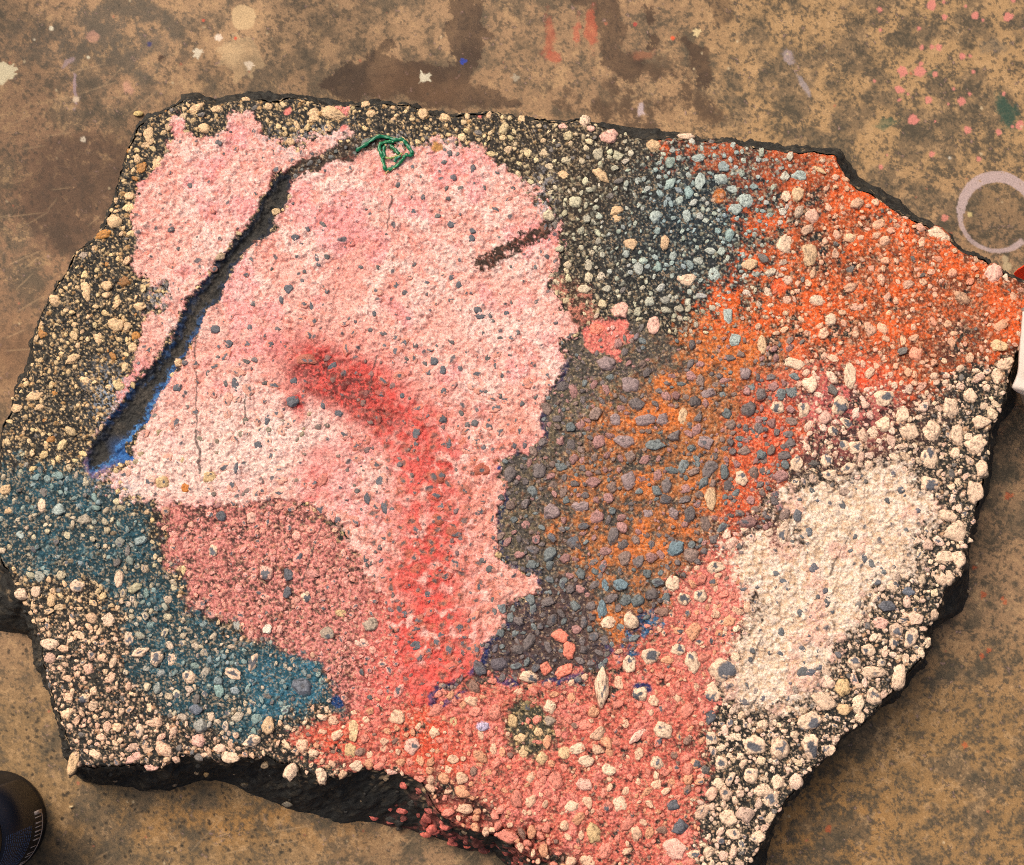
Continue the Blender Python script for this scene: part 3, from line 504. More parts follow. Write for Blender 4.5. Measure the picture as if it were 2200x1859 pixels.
for rmin, rmax, tries in ((12, 17, 900), (9, 13, 4200), (6.5, 9.5, 9500), (3.2, 6.4, 22000)):
    xs = rs.uniform(-30, 2130, tries); ys = rs.uniform(185, 1830, tries); rr = rs.uniform(rmin, rmax, tries)
    e = rs.uniform(1.0, 1.75, tries); an = rs.uniform(0, 180, tries)
    sdv = samp(SD, xs, ys); gi = grid_at(GI, xs, ys); pv = grid_at(P, xs, ys); wv_ = grid_at(WHT, xs, ys); Gv = grid_at(G, xs, ys)
    Sv = grid_at(S, xs, ys); Cv = grid_at(C, xs, ys).copy(); Mv = np.mean([grid_at(M, xs+a_, ys+b_) for a_, b_ in ((0,0),(4,3),(-4,2),(3,-5),(-3,-4))], 0)
    for k in range(tries):
        x, y, r = xs[k], ys[k], rr[k]
        if sdv[k] > -r*.35 or gi[k] > .1: continue
        skin = max(pv[k], wv_[k])
        band = 0 if rmax > 15 else (1 if rmax > 10 else (2 if rmax > 8 else 3))
        if skin > .5: q4 = (0, .03, .05, .06) if y < 700 or x > 1200 else (0.08, .20, .17, .10)
        elif x < 560 and y < 930 or y < 270: q4 = (.05, .10, .14, .30)
        elif x < 330 and y < 1180: q4 = (.04, .10, .16, .32)
        elif x < 300+max(0, y-1150)*1.0 and y > 1150 and x < 760 and y > x*.55+1060: q4 = (.12, .22, .36, .60)
        elif 300 < x < 850 and 1000 < y < 1450: q4 = (.0, .06, .16, .40)
        elif y > 1380-.2*(x-900) and x < 1450: q4 = (.45, .42, .45, .5)
        elif (x > 1420 and y > 1080) or (x > 1800 and y > 760): q4 = (.45, .50, .6, .95)
        elif x < 1500 and y < 680: q4 = (.05, .17, .26, .45)
        elif y < 760: q4 = (.08, .18, .24, .40)
        else: q4 = (.75, .72, .55, .5)
        pr = q4[band]
        if rs.rand() > pr: continue
        q = r*.80 if x > 1400 and y > 700 else r*.92
        s0, s1, m = disc(x, y, q); o_ = occ[s0, s1]; m = m[:o_.shape[0], :o_.shape[1]]
        if (o_ & m).any(): continue
        o_ |= m
        base = Sv[k]*(.78+.42*rs.rand())*(1+rs.uniform(-.05, .05, 3))
        if pv[k] > .5 and (r > 8 or rs.rand() < .35):
            base = Mv[k]*np.array([.96, .84, .76], F); base = base+(lin((196,130,104))-base)*rs.uniform(0, .5); Cv[k] = 1; 
        if skin < .5:
            z = rs.rand()
            if z < .05: base = lin((120,112,104))*rs.uniform(.7, 1.2)
            elif z < .11 and y < 1000 and x < 600: base = lin((178,124,66))
        if x > 600 and y > 1150+.0*x and skin < .5 and float(grid_at(COR, x, y)) > .5:
            z = rs.rand(); base = lin((232,184,150) if z < .28 else ((220,156,118) if z < .5 else ((222,136,114) if z < .92 else (140,106,90))))*rs.uniform(.8, 1.1)
        if 1020 < x < 1620 and 690 < y < 1400 and skin < .5 and float(grid_at(COR, x, y)) < .4 and not (y > 1080 and x > 1470):
            z = rs.rand(); tb = sm(1100, 1200, np.array([y]))[0]
            base = lin((164,120,112) if z < .3-.25*tb else ((116,104,100) if z < .62 else ((140,116,104) if z < .86-.34*tb else (116,122,120))))*rs.uniform(.7, 1.15)
        e_ = e[k]
        stones.append([x, y, r*math.sqrt(e_), r/math.sqrt(e_), an[k], base, (rs.uniform(.30, .80) if rs.rand() < Cv[k] else 0), 0])
def build_stone(s, lod):
    x, y, a, b, an, col, cap, hand = s
    v, f = ICO[lod]
    n = rs.randint(9, 14); d = rs.randn(n, 3); d /= np.linalg.norm(d, axis=1)[:, None]; m_ = rs.randint(5, 9); aa = (np.arange(m_)+rs.uniform(-.38, .38, m_))*6.2832/m_+rs.rand()*6.28; el = rs.uniform(-.05, .6, m_)
    d = np.vstack([d, [rs.uniform(-.2, .2), rs.uniform(-.2, .2), .98], np.stack([np.cos(aa)*np.cos(el), np.sin(aa)*np.cos(el), np.sin(el)], 1)])
    dist = np.concatenate([rs.uniform(.85, 1.15, n), [rs.uniform(.72, .95)], rs.uniform(.78, 1.02, m_)])
    pw = rs.uniform(9, 26)
    dots = np.maximum(v@d.T/dist, 0)
    r = (dots**pw).sum(1)**(-1/pw); r = np.clip(r, .5, 1.25)
    ph = rs.uniform(0, 50, 2)
    r = r*(1+.10*fbm(v[:, 0]*1.3+ph[1]+v[:, 2], v[:, 1]*1.3+ph[0], 1.0, 2, 8)+.07*fbm(v[:, 0]*3+ph[0]+v[:, 2]*2, v[:, 1]*3+ph[1], 1.0, 3, 3)+.025*fbm(v[:, 0]*9+ph[0]+v[:, 2]*5, v[:, 1]*9+ph[1], 1.0, 2, 5))
    q = v*r[:, None]
    skin = max(float(grid_at(P, x, y)), float(grid_at(WHT, x, y)))
    c = min(a, b)*(.46 if hand else .54)*rs.uniform(.7, 1.2)
    if skin > .5: c = min(a, b)*.42
    c = max(c, 2.2)
    th = -math.radians(an); X = q[:, 0]*a; Y = q[:, 1]*b
    wx = X*math.cos(th)-Y*math.sin(th); wy = X*math.sin(th)+Y*math.cos(th)
    lu_, lv_ = x+wx, y-wy
    h0 = float(grid_at(H, x, y)) if skin < .5 else float(np.mean(grid_at(H, x+np.array([-4, 4, 0, 0, 0]), y+np.array([0, 0, 0, -4, 4]))))
    h0 = max(h0, -8)
    wz = q[:, 2]*c
    o = W(x, y, ZT); o[2] += (h0-.12*c-(.25*c if skin > .5 else 0))*MM
    P3 = np.stack([wx, wy, wz], 1)*MM
    base = grid_at(M, lu_, lv_)
    hh = q[:, 2]
    if skin > .5: k = sm(.0, .30, hh)
    else: k = sm(-.10+.16*(1-float(grid_at(G, x, y))), .22+.34*(1-float(grid_at(G, x, y))), hh+.16*fbm(q[:, 0]*4+ph[0], q[:, 1]*4, 1.0, 2, 5))
    if grid_at(P, x, y) > .5: base = base*np.array([.95, .80, .74], F)
    else:
        # the fine grains of the ground must not print on the stone's foot
        ang_ = np.arange(10)*.628; ar = grid_at(M, x+np.cos(ang_)*(a+3), y-np.sin(ang_)*(b+3)).mean(0)
        g0 = float(grid_at(G, x, y)); base = (base*.25+ar*.75)*(.9-.1*g0)
    colv = base+(np.asarray(col, F)-base)*k[:, None]
    fl = fbm(q[:, 0]*5+ph[1], q[:, 1]*5+ph[0], 1.0, 3, 6, .7)
    colv = colv*(1+.24*fl[:, None])
    colv = colv*(1-.5*sm(.42, .6, -fl)*(1-(skin > .5)*1.0))[:, None]
    if cap:
        lx = rs.uniform(-.35, .35); ly = rs.uniform(-.35, .35)
        dd = np.hypot(q[:, 0]-lx, q[:, 1]-ly)+.42*fbm(q[:, 0]*2.2+ph[0], q[:, 1]*2.2, 1.0, 2, 7)
        ck = sm(.72*cap+.07, .72*cap-.02, dd)*sm(0, .1, hh)
        colv = colv+(lin((96,96,100))*rs.uniform(.75, 1.15)-colv)*ck[:, None]
    return P3, f, np.clip(colv, .004, .9), o
stones.sort(key=lambda s: -s[2]*s[3])
vs, fs, cs = [], [], []; base = 0
for k, s in enumerate(stones):
    lod = 4 if k < 100 else (3 if s[2]*s[3] > 70 else 2)
    vis = 0 <= s[0] <= 2088 and s[1] <= 1764
    p3, f, cv, o = build_stone(s, 3 if (k < 100) else (3 if s[2]*s[3] > 60 else 2))
    if k < 100:
        mesh_obj('stone', p3, f, cv, m_stone, slab, loc=o)
    else:
        vs.append(p3+o); fs.append(f+base); cs.append(cv); base += len(p3)
gv = mesh_obj('gravel', np.concatenate(vs), np.concatenate(fs), np.concatenate(cs), m_stone, slab)
gv['kind'] = 'stuff'
print('stones', len(stones), 'gravel verts', base, 'body verts', len(tv)+len(wv))

# stones stuck in the flank, painted coral
def flank(u, v, a, b, z, col):
    s = [u, v, a, b, rs.uniform(0, 180), lin(col), 0, 1]
    v_, f = ICO[3]; d = rs.randn(12, 3); d /= np.linalg.norm(d, axis=1)[:, None]
    r = (np.maximum(v_@d.T/rs.uniform(.75, 1.05, 12), 0)**9).sum(1)**(-1/9); q = v_*np.clip(r, .5, 1.2)[:, None]
    P3 = q*np.array([a, b, min(a, b)*.8])*MM
    cc = np.broadcast_to(lin(col), P3.shape)*(.8+.3*(fbm(q[:, 0]*4, q[:, 1]*4, 1., 3, 2)[:, None]+.5))
    return P3+W(u, v, z), f, np.clip(cc, .01, .9)
fl = [(948,1622,24,17,.060,(206,104,96)),(905,1652,18,14,.045,(206,112,90)),(985,1672,15,17,.045,(210,114,96)),(870,1700,12,7,.012,(226,116,96)),(925,1690,26,20,.024,(208,100,98)),(1010,1700,17,12,.030,(212,112,100)),(955,1722,13,7,.008,(230,112,90)),
      (893,1615,14,10,.062,(206,92,70)),(1030,1722,18,14,.032,(212,118,108)),(1075,1748,20,16,.030,(212,112,100)),(815,1690,7,5,.006,(70,60,50)),(540,1560,9,6,.07,(150,128,100)),(500,1600,8,4,.03,(92,80,62)),(420,1580,6,4,.05,(150,120,80)),(585,1640,12,6,.02,(110,100,84))]
vs, fs, cs = [], [], []; base = 0
li = np.nonzero((LP[:, 0] > 835) & (LP[:, 0] < 1120) & (LP[:, 1] > 1500))[0]
for _ in range(70):
    i_ = rs.choice(li); t_ = rs.uniform(.04, .85); r_ = rs.uniform(4, 13)
    p3, f, cv = flank(0, 0, r_, r_*rs.uniform(.6, 1), .02, tuple(np.array((206, 106, 92))*rs.uniform(.55, 1.1)) if rs.rand() < .75 else (52, 48, 42))
    vs.append(p3-W(0, 0, .02)+rings[int(t_*J)][i_]); fs.append(f+base); cs.append(cv); base += len(p3)
li = np.nonzero(LP[:, 1] > 1180)[0]
for _ in range(160):
    i_ = rs.choice(li); t_ = rs.uniform(.04, .9); r_ = rs.uniform(2, 6)
    p3, f, cv = flank(0, 0, r_, r_*rs.uniform(.6, 1), .02, (52, 49, 43) if rs.rand() < .8 else (150, 126, 98))
    vs.append(p3-W(0, 0, .02)+rings[int(t_*J)][i_]); fs.append(f+base); cs.append(cv); base += len(p3)
for a in fl:
    p3, f, cv = flank(*a); vs.append(p3); fs.append(f+base); cs.append(cv); base += len(p3)
fk = mesh_obj('flank_stones', np.concatenate(vs), np.concatenate(fs), np.concatenate(cs), m_stone, slab); fk['kind'] = 'stuff'; fk.name = 'flank_gravel'

# ------------------------------------------------------------------ the concrete floor
def grow(a, n, f=1.28, s0=14.):
    out = []; s = s0
    for k in range(n): a = a+s; s *= f; out.append(a)
    return out
ua = np.array([-60-x for x in grow(0, 16)][::-1]+list(np.arange(-60, 2150, 2.0))+grow(2150, 16))
va = np.array([-40-x for x in grow(0, 14)][::-1]+list(np.arange(-40, 1800, 2.0))+grow(1800, 14))
G2 = Grid(ua, va); U, V = G2.U, G2.V
w1 = fbm(U, V, 60, 4, 1, .55); w2 = fbm(U, V, 60, 4, 8, .55); fine = fbm(U, V, 8, 3, 7, .7); tiny = fbm(U, V, 4.2, 2, 9, .8)
big = fbm(U, V, 260, 4, 4); med = fbm(U, V, 60, 5, 6, .6); mot = fbm(U, V, 44, 6, 12, .78); pep = fbm(U, V, 10, 4, 3, .85)
def mixf(A, c, m):
    c = lin(c) if isinstance(c, tuple) else c
    return A+(c-A)*np.clip(m, 0, 1)[..., None]
def bl(x, y, r, ry=None, ang=0, warp=30):
    dx = U-x+w1*warp; dy = V-y+w2*warp; ry = ry or r; a = math.radians(ang)
    px = dx*math.cos(a)+dy*math.sin(a); py = -dx*math.sin(a)+dy*math.cos(a); return np.exp(-((px/r)**2+(py/ry)**2))
K = np.broadcast_to(lin((152,120,88)), U.shape+(3,)).astype(F).copy()
K = mixf(K, (170,136,100), bl(600, 60, 420, 130)); K = mixf(K, (168,134,92), sm(1300, 1600, U)*sm(500, 300, V))
K = mixf(K, (150,116,74), sm(1200, 1500, V)*sm(1300, 1700, U)); K = mixf(K, (140,112,76), sm(1250, 1500, V)*sm(900, 500, U))
K = mixf(K, (172,124,66), (bl(1650, 1680, 140, 90)+bl(480, 1680, 260, 50))*.7)
K = mixf(K, (142,106,80), bl(90, 420, 220, 260)*.7)
tm = (1-.55*bl(620, 60, 480, 150)).astype(F)
# soot and dirt, broken up
K = mixf(K, (104,88,68), sm(.0, .45, med+big*.35)*.75)
rt_ = sm(1250, 1550, U)
K = mixf(K, (88,78,60), tm*sm(-.25, .75, mot*.8+med*.25+pep*.35)*(.55+.30*rt_+.2*sm(1300, 1500, V)*(1-rt_)))
K = mixf(K, (66,60,48), tm*sm(.15, .6, mot*.5+pep*.7+med*.2)*(.30+.35*rt_))
K = mixf(K, (92,80,62), sm(.1, .5, mot*.6+fine*.7)*.5)
K = mixf(K, (188,152,108), sm(.15, .6, -mot*.7+pep*.6)*.5)
K = mixf(K, (70,64,52), sm(.30, .55, fine+tiny*.4)*(.45+.2*rt_))
ldk = np.clip(bl(200, 70, 240, 60, -10)+bl(330, 150, 200, 60)*.6+bl(60, 620, 100, 120)*.3, 0, 1)
K = mixf(K, (96,86,72), ldk*sm(-.15, .25, mot+med*.3)*.75)
lst = sm(.45, .62, bl(180, 400, 160, 130, -15, 26)*1.1+med*.06); K = mixf(K, (92,70,54), lst*.7*sm(-.5, .2, mot+.4))
K = mixf(K, (84,62,48), sm(.3, .45, bl(180, 400, 160, 130, -15, 26))*sm(.62, .45, bl(180, 400, 160, 130, -15, 26))*.45)
K = mixf(K, (118,84,58), bl(40, 720, 100, 110)*.6)
# damp brown stains near the top edge
def pol(pts, soft=2.5, warp=12, U_=None):
    d = samp(sdf_low(pts), U+w1*warp*1.6+fine*2, V+w2*warp*1.6)+pep*7+mot*9; return 1-sm(-soft, soft, d)
st1 = pol([(640,180),(672,150),(700,135),(730,118),(760,112),(790,82),(800,86),(792,110),(770,130),(860,128),(905,120),(930,125),(915,92),(905,60),(925,45),(918,0),(900,-60),(985,-60),(985,30),(998,58),(1022,65),(1010,78),(985,70),(985,120),(960,170),(1010,180),(1060,215),(1000,225),(900,222),(820,205),(740,200),(690,200)], 3, 10)
st2 = pol([(1140,-60),(1260,-60),(1270,0),(1282,30),(1280,100),(1310,140),(1290,170),(1240,150),(1232,100),(1222,60),(1190,20),(1130,10)], 3, 12)
st3 = np.clip(pol([(1105,215),(1180,195),(1260,150),(1330,130),(1400,150),(1440,190),(1460,240),(1400,262),(1260,258),(1150,240)], 14, 30), 0, 1)
st4 = pol([(1378,60),(1400,58),(1415,80),(1440,100),(1450,160),(1420,170),(1400,120),(1375,90)], 3, 9)+pol([(1318,15),(1330,18),(1332,50),(1318,55),(1312,35)], 2, 4)+pol([(1318,72),(1335,70),(1345,90),(1330,105),(1315,95)], 2, 4)+pol([(1410,-60),(1480,-60),(1495,45),(1470,48),(1455,10)], 3, 8)*.6
st1 = np.clip(st1, 0, 1)
K = mixf(K, (70,53,40), np.clip(st1*.9+st2*.9+np.clip(st4, 0, 1)*.9, 0, .95)*(.88+.2*med)*sm(-.95, -.5, mot+pep*.5+.35)); K = mixf(K, (88,68,50), st3*sm(-.35, .2, mot+med*.3)*.85)
K = mixf(K, (112,82,56), bl(860, 180, 110, 40)*.6)
# old paint: rubbed reds, greens, lavender
for x, y, r, ry, a, c, s in ((1120,70,14,40,-5,(172,88,62),.6),(1130,115,10,16,0,(178,86,62),.65),(1208,55,11,36,-10,(184,92,64),.65),(1180,62,8,28,0,(190,96,70),.6),(1305,115,18,10,0,(160,100,70),.5),
                             (1800,245,22,12,0,(60,88,66),.6),(2050,240,20,44,-20,(36,76,62),.7),(1905,140,12,8,0,(50,86,64),.6),(1605,112,16,12,45,(168,150,148),.6),(1632,180,8,26,-35,(160,146,144),.7),(1308,212,8,12,0,(186,168,168),.8),
                             (148,185,5,32,0,(160,136,138),.8),(138,124,16,6,-45,(164,140,140),.7),(192,72,12,9,0,(190,140,118),.6),(262,176,16,11,0,(196,146,120),.7),(115,640,12,7,0,(150,120,90),.3),(2030,90,30,12,0,(84,84,76),.4)):
    K = mixf(K, c, sm(.2, .75, bl(x, y, r, ry, a, 14)*1.1+fine*.16+pep*.22)*s)
# splats
def splat(x, y, r, c, spiky=.15, n=9, seed=0, op=.9, seedang=0.):
    global K
    x0, x1 = np.searchsorted(G2.u, [x-r*2.2, x+r*2.2]); y0, y1 = np.searchsorted(G2.v, [y-r*2.2, y+r*2.2])
    if x1 <= x0 or y1 <= y0: return
    uu, vv = U[y0:y1, x0:x1]-x, V[y0:y1, x0:x1]-y; th = np.arctan2(vv, uu)
    rad = np.hypot(uu, vv); q_ = spiky*2.2
    R = r*(1+q_*.55*fbm(np.cos(th)*1.1+seed*3.7+5, np.sin(th)*1.1+seed*1.9+5, 1., 3, 2)+q_*.8*np.clip(fbm(np.cos(th)*3.2+seed+9, np.sin(th)*3.2+9+seed*2, 1., 2, 6), 0, 1)**2)
    m = sm(R+1.6, R-1.6, rad+fine[y0:y1, x0:x1]*.8)*op*sm(-1.1, -.6, pep[y0:y1, x0:x1]+.1); K[y0:y1, x0:x1] += (lin(c)-K[y0:y1, x0:x1])*m[..., None]
splat(497,35,25,(200,170,126),.09,13,1,.85); splat(8,150,20,(222,208,170),.25,9,2,.95); splat(498,118,34,(194,164,122),.30,8,3,.5); splat(470,112,20,(196,166,124),.35,7,5,.5); splat(508,134,8,(226,206,178),.45,9,4); splat(403,108,7,(224,210,182),.45,8,5); splat(445,77,6,(226,206,182),.3,7,6)
splat(105,58,4.5,(234,222,190),.05,5,1); splat(70,81,2.5,(220,206,178),0,5,1); splat(180,117,3,(224,212,180),0,5,1); splat(864,159,9,(226,216,186),.45,7,7); splat(1052,158,6,(176,164,140),.4,7,8,.6); splat(170,285,5,(222,206,180),.3,6,9); splat(155,203,6,(214,190,160),.2,5,2); splat(945,126,5,(40,62,150),.4,6,2); splat(330,120,6,(70,50,36),.3,3,2)
splat(1421,66,6,(214,190,140),.4,7,5); splat(1372,78,4,(224,92,52),.1,5,5); splat(1295,50,4,(170,70,60),.2,5,5); splat(480,78,3,(206,80,52),.2,5,5); splat(415,42,3,(206,90,62),.2,5,5); splat(305,90,4,(60,60,100),.3,5,5)
ps = 0.3181
for x, y, r in ((1498,32,28),(1575,13,10),(1165,65,14),(1580,110,15),(1778,100,22),(1990,110,25),(1715,40,8),(1825,130,8),(2020,5,12),(1170,192,10),(1415,183,12),(1435,305,14),(1500,302,12),(1545,303,17),(1695,360,20),(1745,360,10),(1430,410,12),
                (1312,460,28),(1420,460,30),(1520,475,17),(1130,520,8),(1285,573,22),(1310,580,14),(1345,603,9),(1290,640,9),(1478,640,22),(1638,570,10),(1740,603,11),(1690,650,22),(1605,668,7),(1378,770,28),(1520,778,8),(1960,602,11),(2065,800,24),
                (2015,812,8),(1730,832,22),(1928,848,17),(1800,1018,15),(1500,990,15),(1172,1072,12),(1765,460,11),(1210,995,5)):
    splat(1423.5+x*ps, y*ps, r*ps*1.02, (208,128,114), .22, 4, x % 7, .85)
for x, y, r in ((2112/2+1000,1011,4),):
    pass
for x, y in ((2057,1012),(2045,1220),(2050,1228),(2017,1327),(2003,1338),(2006,1212),(1968,1520),(1987,1158),(1690,1690)): splat(x, y, rs.uniform(3, 6), (184,86,46), .5, 5, x % 5, .65)
splat(1766/2+1044, 890/2, 6, (206,130,112), .2, 4, 2); splat(1765/2+1044+10, 322, 3, (206,196,176), .1, 4, 2)
for _ in range(420):
    x = rs.uniform(-50, 2140); y = rs.uniform(-30, 1790); k = rs.rand()
    c = (200,178,140) if k < .3 else ((60,54,44) if k < .8 else (180,104,76)); splat(x, y, rs.uniform(1.2, 2.8), c, .3, 4, x, .75)
for _ in range(520):
    x = rs.uniform(-40, 620); y = rs.uniform(1280, 1800); splat(x, y, rs.uniform(1.4, 3.6), (48,44,36), .35, 4, x, .85)
# scratches
for _ in range(60):
    x = rs.uniform(0, 420); y = rs.uniform(100, 720); L_ = rs.uniform(15, 70); a = math.radians(-28+rs.uniform(-25, 25))
    if _ > 40: x = rs.uniform(200, 1000); y = rs.uniform(1690, 1764)
    x0, x1 = np.searchsorted(G2.u, [x-L_-5, x+L_+5]); y0, y1 = np.searchsorted(G2.v, [y-L_-5, y+L_+5])
    if x1 <= x0 or y1 <= y0: continue
    uu, vv = U[y0:y1, x0:x1]-x, V[y0:y1, x0:x1]-y; al = uu*math.cos(a)+vv*math.sin(a); ac = -uu*math.sin(a)+vv*math.cos(a)
    m = sm(2.2, .4, np.abs(ac))*sm(L_, L_*.5, np.abs(al))*.35; K[y0:y1, x0:x1] += (lin((190,158,118))-K[y0:y1, x0:x1])*m[..., None]
# the ring a paint pot left
th = np.arctan2(V-436, U-2033); rad = np.hypot(U-2033, (V-436)*1.0)+w1*2+fine*1.2
wd_ = 9+2.5*np.sin(-th+.2)-3.0*sm(.3, 2.2, th)*1.0
rg = sm(wd_+1.2, wd_-1.2, np.abs(rad-76))*(1-sm(.85, .75, th)*sm(.35, .45, th))
K = mixf(K, (178,156,150), rg*.92*sm(-.9, -.4, fine+.25+.2*mot)); K = mixf(K, (80,70,54), sm(68, 60, rad)*sm(-.2, .3, -mot+.1)*.45)
splat(2054, 543, 9, (176,156,120), .15, 3, 1, .9); splat(2050, 528, 7, (172,152,118), .1, 3, 1, .9); splat(1978, 437, 5, (196,176,120), .3, 3, 1, .9)
smk = fbm(U, V, 330, 5, 9, .62); K = K*(1-.30*sm(-.1, .7, smk+mot*.25))[..., None]*.96; K = np.clip(K, .01, .85)
zf = (big*.6+med*.4+mot*.35+fine*.18)*.0006
PF = W(U.ravel(), V.ravel(), 0.0); PF[:, 2] = zf.ravel()
nh2, nw2 = U.shape; jj, ii = np.mgrid[0:nh2-1, 0:nw2-1]; a0 = (jj*nw2+ii)
deep = samp(SD, U, V) < -90; kq = ~(deep[:-1, :-1] & deep[1:, 1:])
a0 = a0[kq].ravel()
floor = mesh_obj('ground', PF, np.stack([a0, a0+nw2, a0+nw2+1, a0+1], 1), K.reshape(-1, 3), m_floor)
floor['kind'] = 'structure'

# ------------------------------------------------------------------ green cord on the slab
def tube(paths, rad, col, z0, flat=.55):
    vs, fs, cs = [], [], []; base = 0
    for pi, pts in enumerate(paths):
        pts = np.array(pts, float); t = np.arange(len(pts)); tt = np.linspace(0, len(pts)-1, len(pts)*7)
        # smooth path (Catmull-Rom)
        q = []
        for s in tt:
            i = min(int(s), len(pts)-2); f = s-i; p0 = pts[max(i-1, 0)]; p1 = pts[i]; p2 = pts[i+1]; p3 = pts[min(i+2, len(pts)-1)]
            q.append(.5*((2*p1)+(-p0+p2)*f+(2*p0-5*p1+4*p2-p3)*f*f+(-p0+3*p1-3*p2+p3)*f**3))
        q = np.array(q); hz = np.array([float(np.max(grid_at(H, x+np.array([-3, 0, 3]), y+np.array([0, 3, -3])))) for x, y in q[:, :2]])
        hz = np.convolve(np.pad(hz, 3, mode='edge'), np.ones(7)/7, 'valid')
        w3 = W(q[:, 0], q[:, 1], ZT); w3[:, 2] += (hz+q[:, 2]+1.6)*MM
        d = np.gradient(w3, axis=0); d /= np.linalg.norm(d, axis=1)[:, None]
        sd_ = np.stack([-d[:, 1], d[:, 0], 0*d[:, 0]], 1); sd_ /= np.linalg.norm(sd_, axis=1)[:, None]; up = np.cross(d, sd_)
        K_ = 10
        for i in range(len(q)):
            taper = min(1, .35+.3*min(i, len(q)-1-i)); R = rad[pi]*MM*taper*(1+.18*math.sin(i*.9+pi)); tw_ = .5*math.sin(i*.35+pi*2)
            for k in range(K_):
                a = 2*math.pi*k/K_; ca, sa = math.cos(a), math.sin(a)*flat
                x_, y_ = ca*math.cos(tw_)-sa*math.sin(tw_), ca*math.sin(tw_)+sa*math.cos(tw_)
                vs.append(w3[i]+sd_[i]*x_*R+up[i]*y_*R)
                cs.append(lin(col[pi])*(.75+.5*((k % 4 == 0)+.5*math.sin(i*.8)**2)))
        for i in range(len(q)-1):
            for k in range(K_):
                a = base+i*K_+k; b = base+i*K_+(k+1) % K_; fs.append((a, b, b+K_, a+K_))
        base += len(q)*K_
    return np.array(vs), np.array(fs), np.clip(np.array(cs), 0, .9)
cz = lambda L, h=0: [(683.3+x*.1, 256.2+y*.1, h+(e[0] if e else 0)) for x, y, *e in L]
paths = [cz([(430,540),(600,430),(750,310),(900,245),(1080,255),(1250,315),(1380,300),(1450,380),(1540,520),(1585,600),(1500,645),(1430,600)], 1.0),
         cz([(1210,350),(1120,345),(1030,350),(930,400),(915,520),(960,650),(1000,800),(1045,925),(1200,870),(1320,790),(1400,690),(1410,620)], 0.5),
         cz([(1130,400),(1190,480),(1280,580),(1330,600)], 1.6), cz([(1380,590),(1280,650),(1180,690),(1080,690),(1000,660)], 2.2), cz([(1010,420),(1000,540),(1010,640),(980,700)], 1.5), cz([(1030,1005),(1080,950),(1150,920),(1240,870)], .5), cz([(1220,780),(1260,700),(1350,640)], 2.0)]
m_cord = material('green plastic', .32, .1, 700, .1, 500, .0002, .5)
gc = (22,112,74)
v_, f_, c_ = tube(paths, [3.9, 3.8, 4.0, 2.4, 3.2, 1.9, 3.2], [gc, (30,118,72), (28,104,58), (138,150,70), gc, (176,150,90), (40,120,90)], ZT)
cord = mesh_obj('plastic_cord', v_, f_, c_, m_cord); tag(cord, 'tangled loop of green plastic cord lying on the pink slab', 'cord')

# ------------------------------------------------------------------ dark can in the bottom left corner
R_ = 0.0555; cc = W(-8, 1677, 0.0); CH = 0.150
can = empty('paint_can', tuple(cc), 'dark glossy can with a white barcode standing beside the slab', 'can')
m_can = material('black tin', .35, .08, 60, 0, spec=.4, color=(24,25,28)); m_lab = material('dark blue label', .45, .05, 90, 0, spec=.4, color=(20,24,36))
m_bar = material('barcode print', .6, .05, 400, 0, color=(208,186,168)); m_txt = material('small label print', .6, .1, 400, 0, color=(84,102,134))
m_rim = material('can rim', .3, .05, 200, 0, spec=.6, color=(90,90,92))
def lathe(prof, n=96):
    vs = np.array([(r*math.cos(2*math.pi*k/n), r*math.sin(2*math.pi*k/n), z) for r, z in prof for k in range(n)])
    fs = [(j*n+k, j*n+(k+1) % n, (j+1)*n+(k+1) % n, (j+1)*n+k) for j in range(len(prof)-1) for k in range(n)]
    return vs, np.array(fs)
v_, f_ = lathe([(0.0001,.0015),(R_-.004,.0015),(R_-.0012,.0006),(R_,.002),(R_,.0045),(R_-.0009,.006),(R_-.0009,CH-.008),(R_-.002,CH-.005),(R_-.006,CH-.002),(0.0001,CH-.002)]); mesh_obj('body', v_, f_, None, m_can, can)
v_, f_ = lathe([(R_-.007,CH-.003),(R_-.007,CH+.001),(R_-.005,CH+.0025),(R_-.002,CH+.002),(R_-.0005,CH-.001),(R_-.0005,CH-.006)]); mesh_obj('lid', v_, f_, None, m_rim, can)
def patches(rects, rr):
    vs, fs = [], []
    for a0_, a1_, z0, z1 in rects:
        n = max(1, int(abs(a1_-a0_)/3)+1)
        for k in range(n+1):
            a = math.radians(a0_+(a1_-a0_)*k/n)
            for z in (z0, z1):
                for r in (rr, rr-.0004): vs.append((r*math.cos(a), r*math.sin(a), z))
        b = len(vs)-4*(n+1)
        for k in range(n):
            o = b+4*k
            fs += [(o, o+4, o+6, o+2), (o+1, o+3, o+7, o+5), (o, o+1, o+5, o+4), (o+2, o+6, o+7, o+3)]
        fs += [(b, b+2, b+3, b+1), (b+4*n, b+4*n+1, b+4*n+3, b+4*n+2)]
    return np.array(vs), np.array(fs)
v_, f_ = patches([(-75, 60, .010, .128)], R_-.0004); lab = mesh_obj('label', v_, f_, None, m_lab, can)
A0, A1 = 17., -48.; zb0, zb1 = .0125, .0345
rects = [(A0, A0-4.2, zb0, zb1), (A1+4.0, A1, zb0, zb1), (A0-4.2, A1+4.0, zb0, zb0+.0018)]
for f in (.10, .19, .26, .33, .40, .47, .60, .72, .78, .90): rects.append((A0+(A1-A0)*f, A0+(A1-A0)*f-1.0-.5*((f*100) % 2), zb0+.0018, zb1))
v_, f_ = patches(rects, R_-.0001); mesh_obj('barcode', v_, f_, None, m_bar, lab)
rects = []
for row in range(13):
    z = .047+row*.0058; a = 4.0-rs.rand()*1
    end = -62
    while a > end:
        w_ = rs.uniform(.8, 4.0); rects.append((a, a-w_, z, z+.0017)); a -= w_+rs.uniform(.7, 1.4)
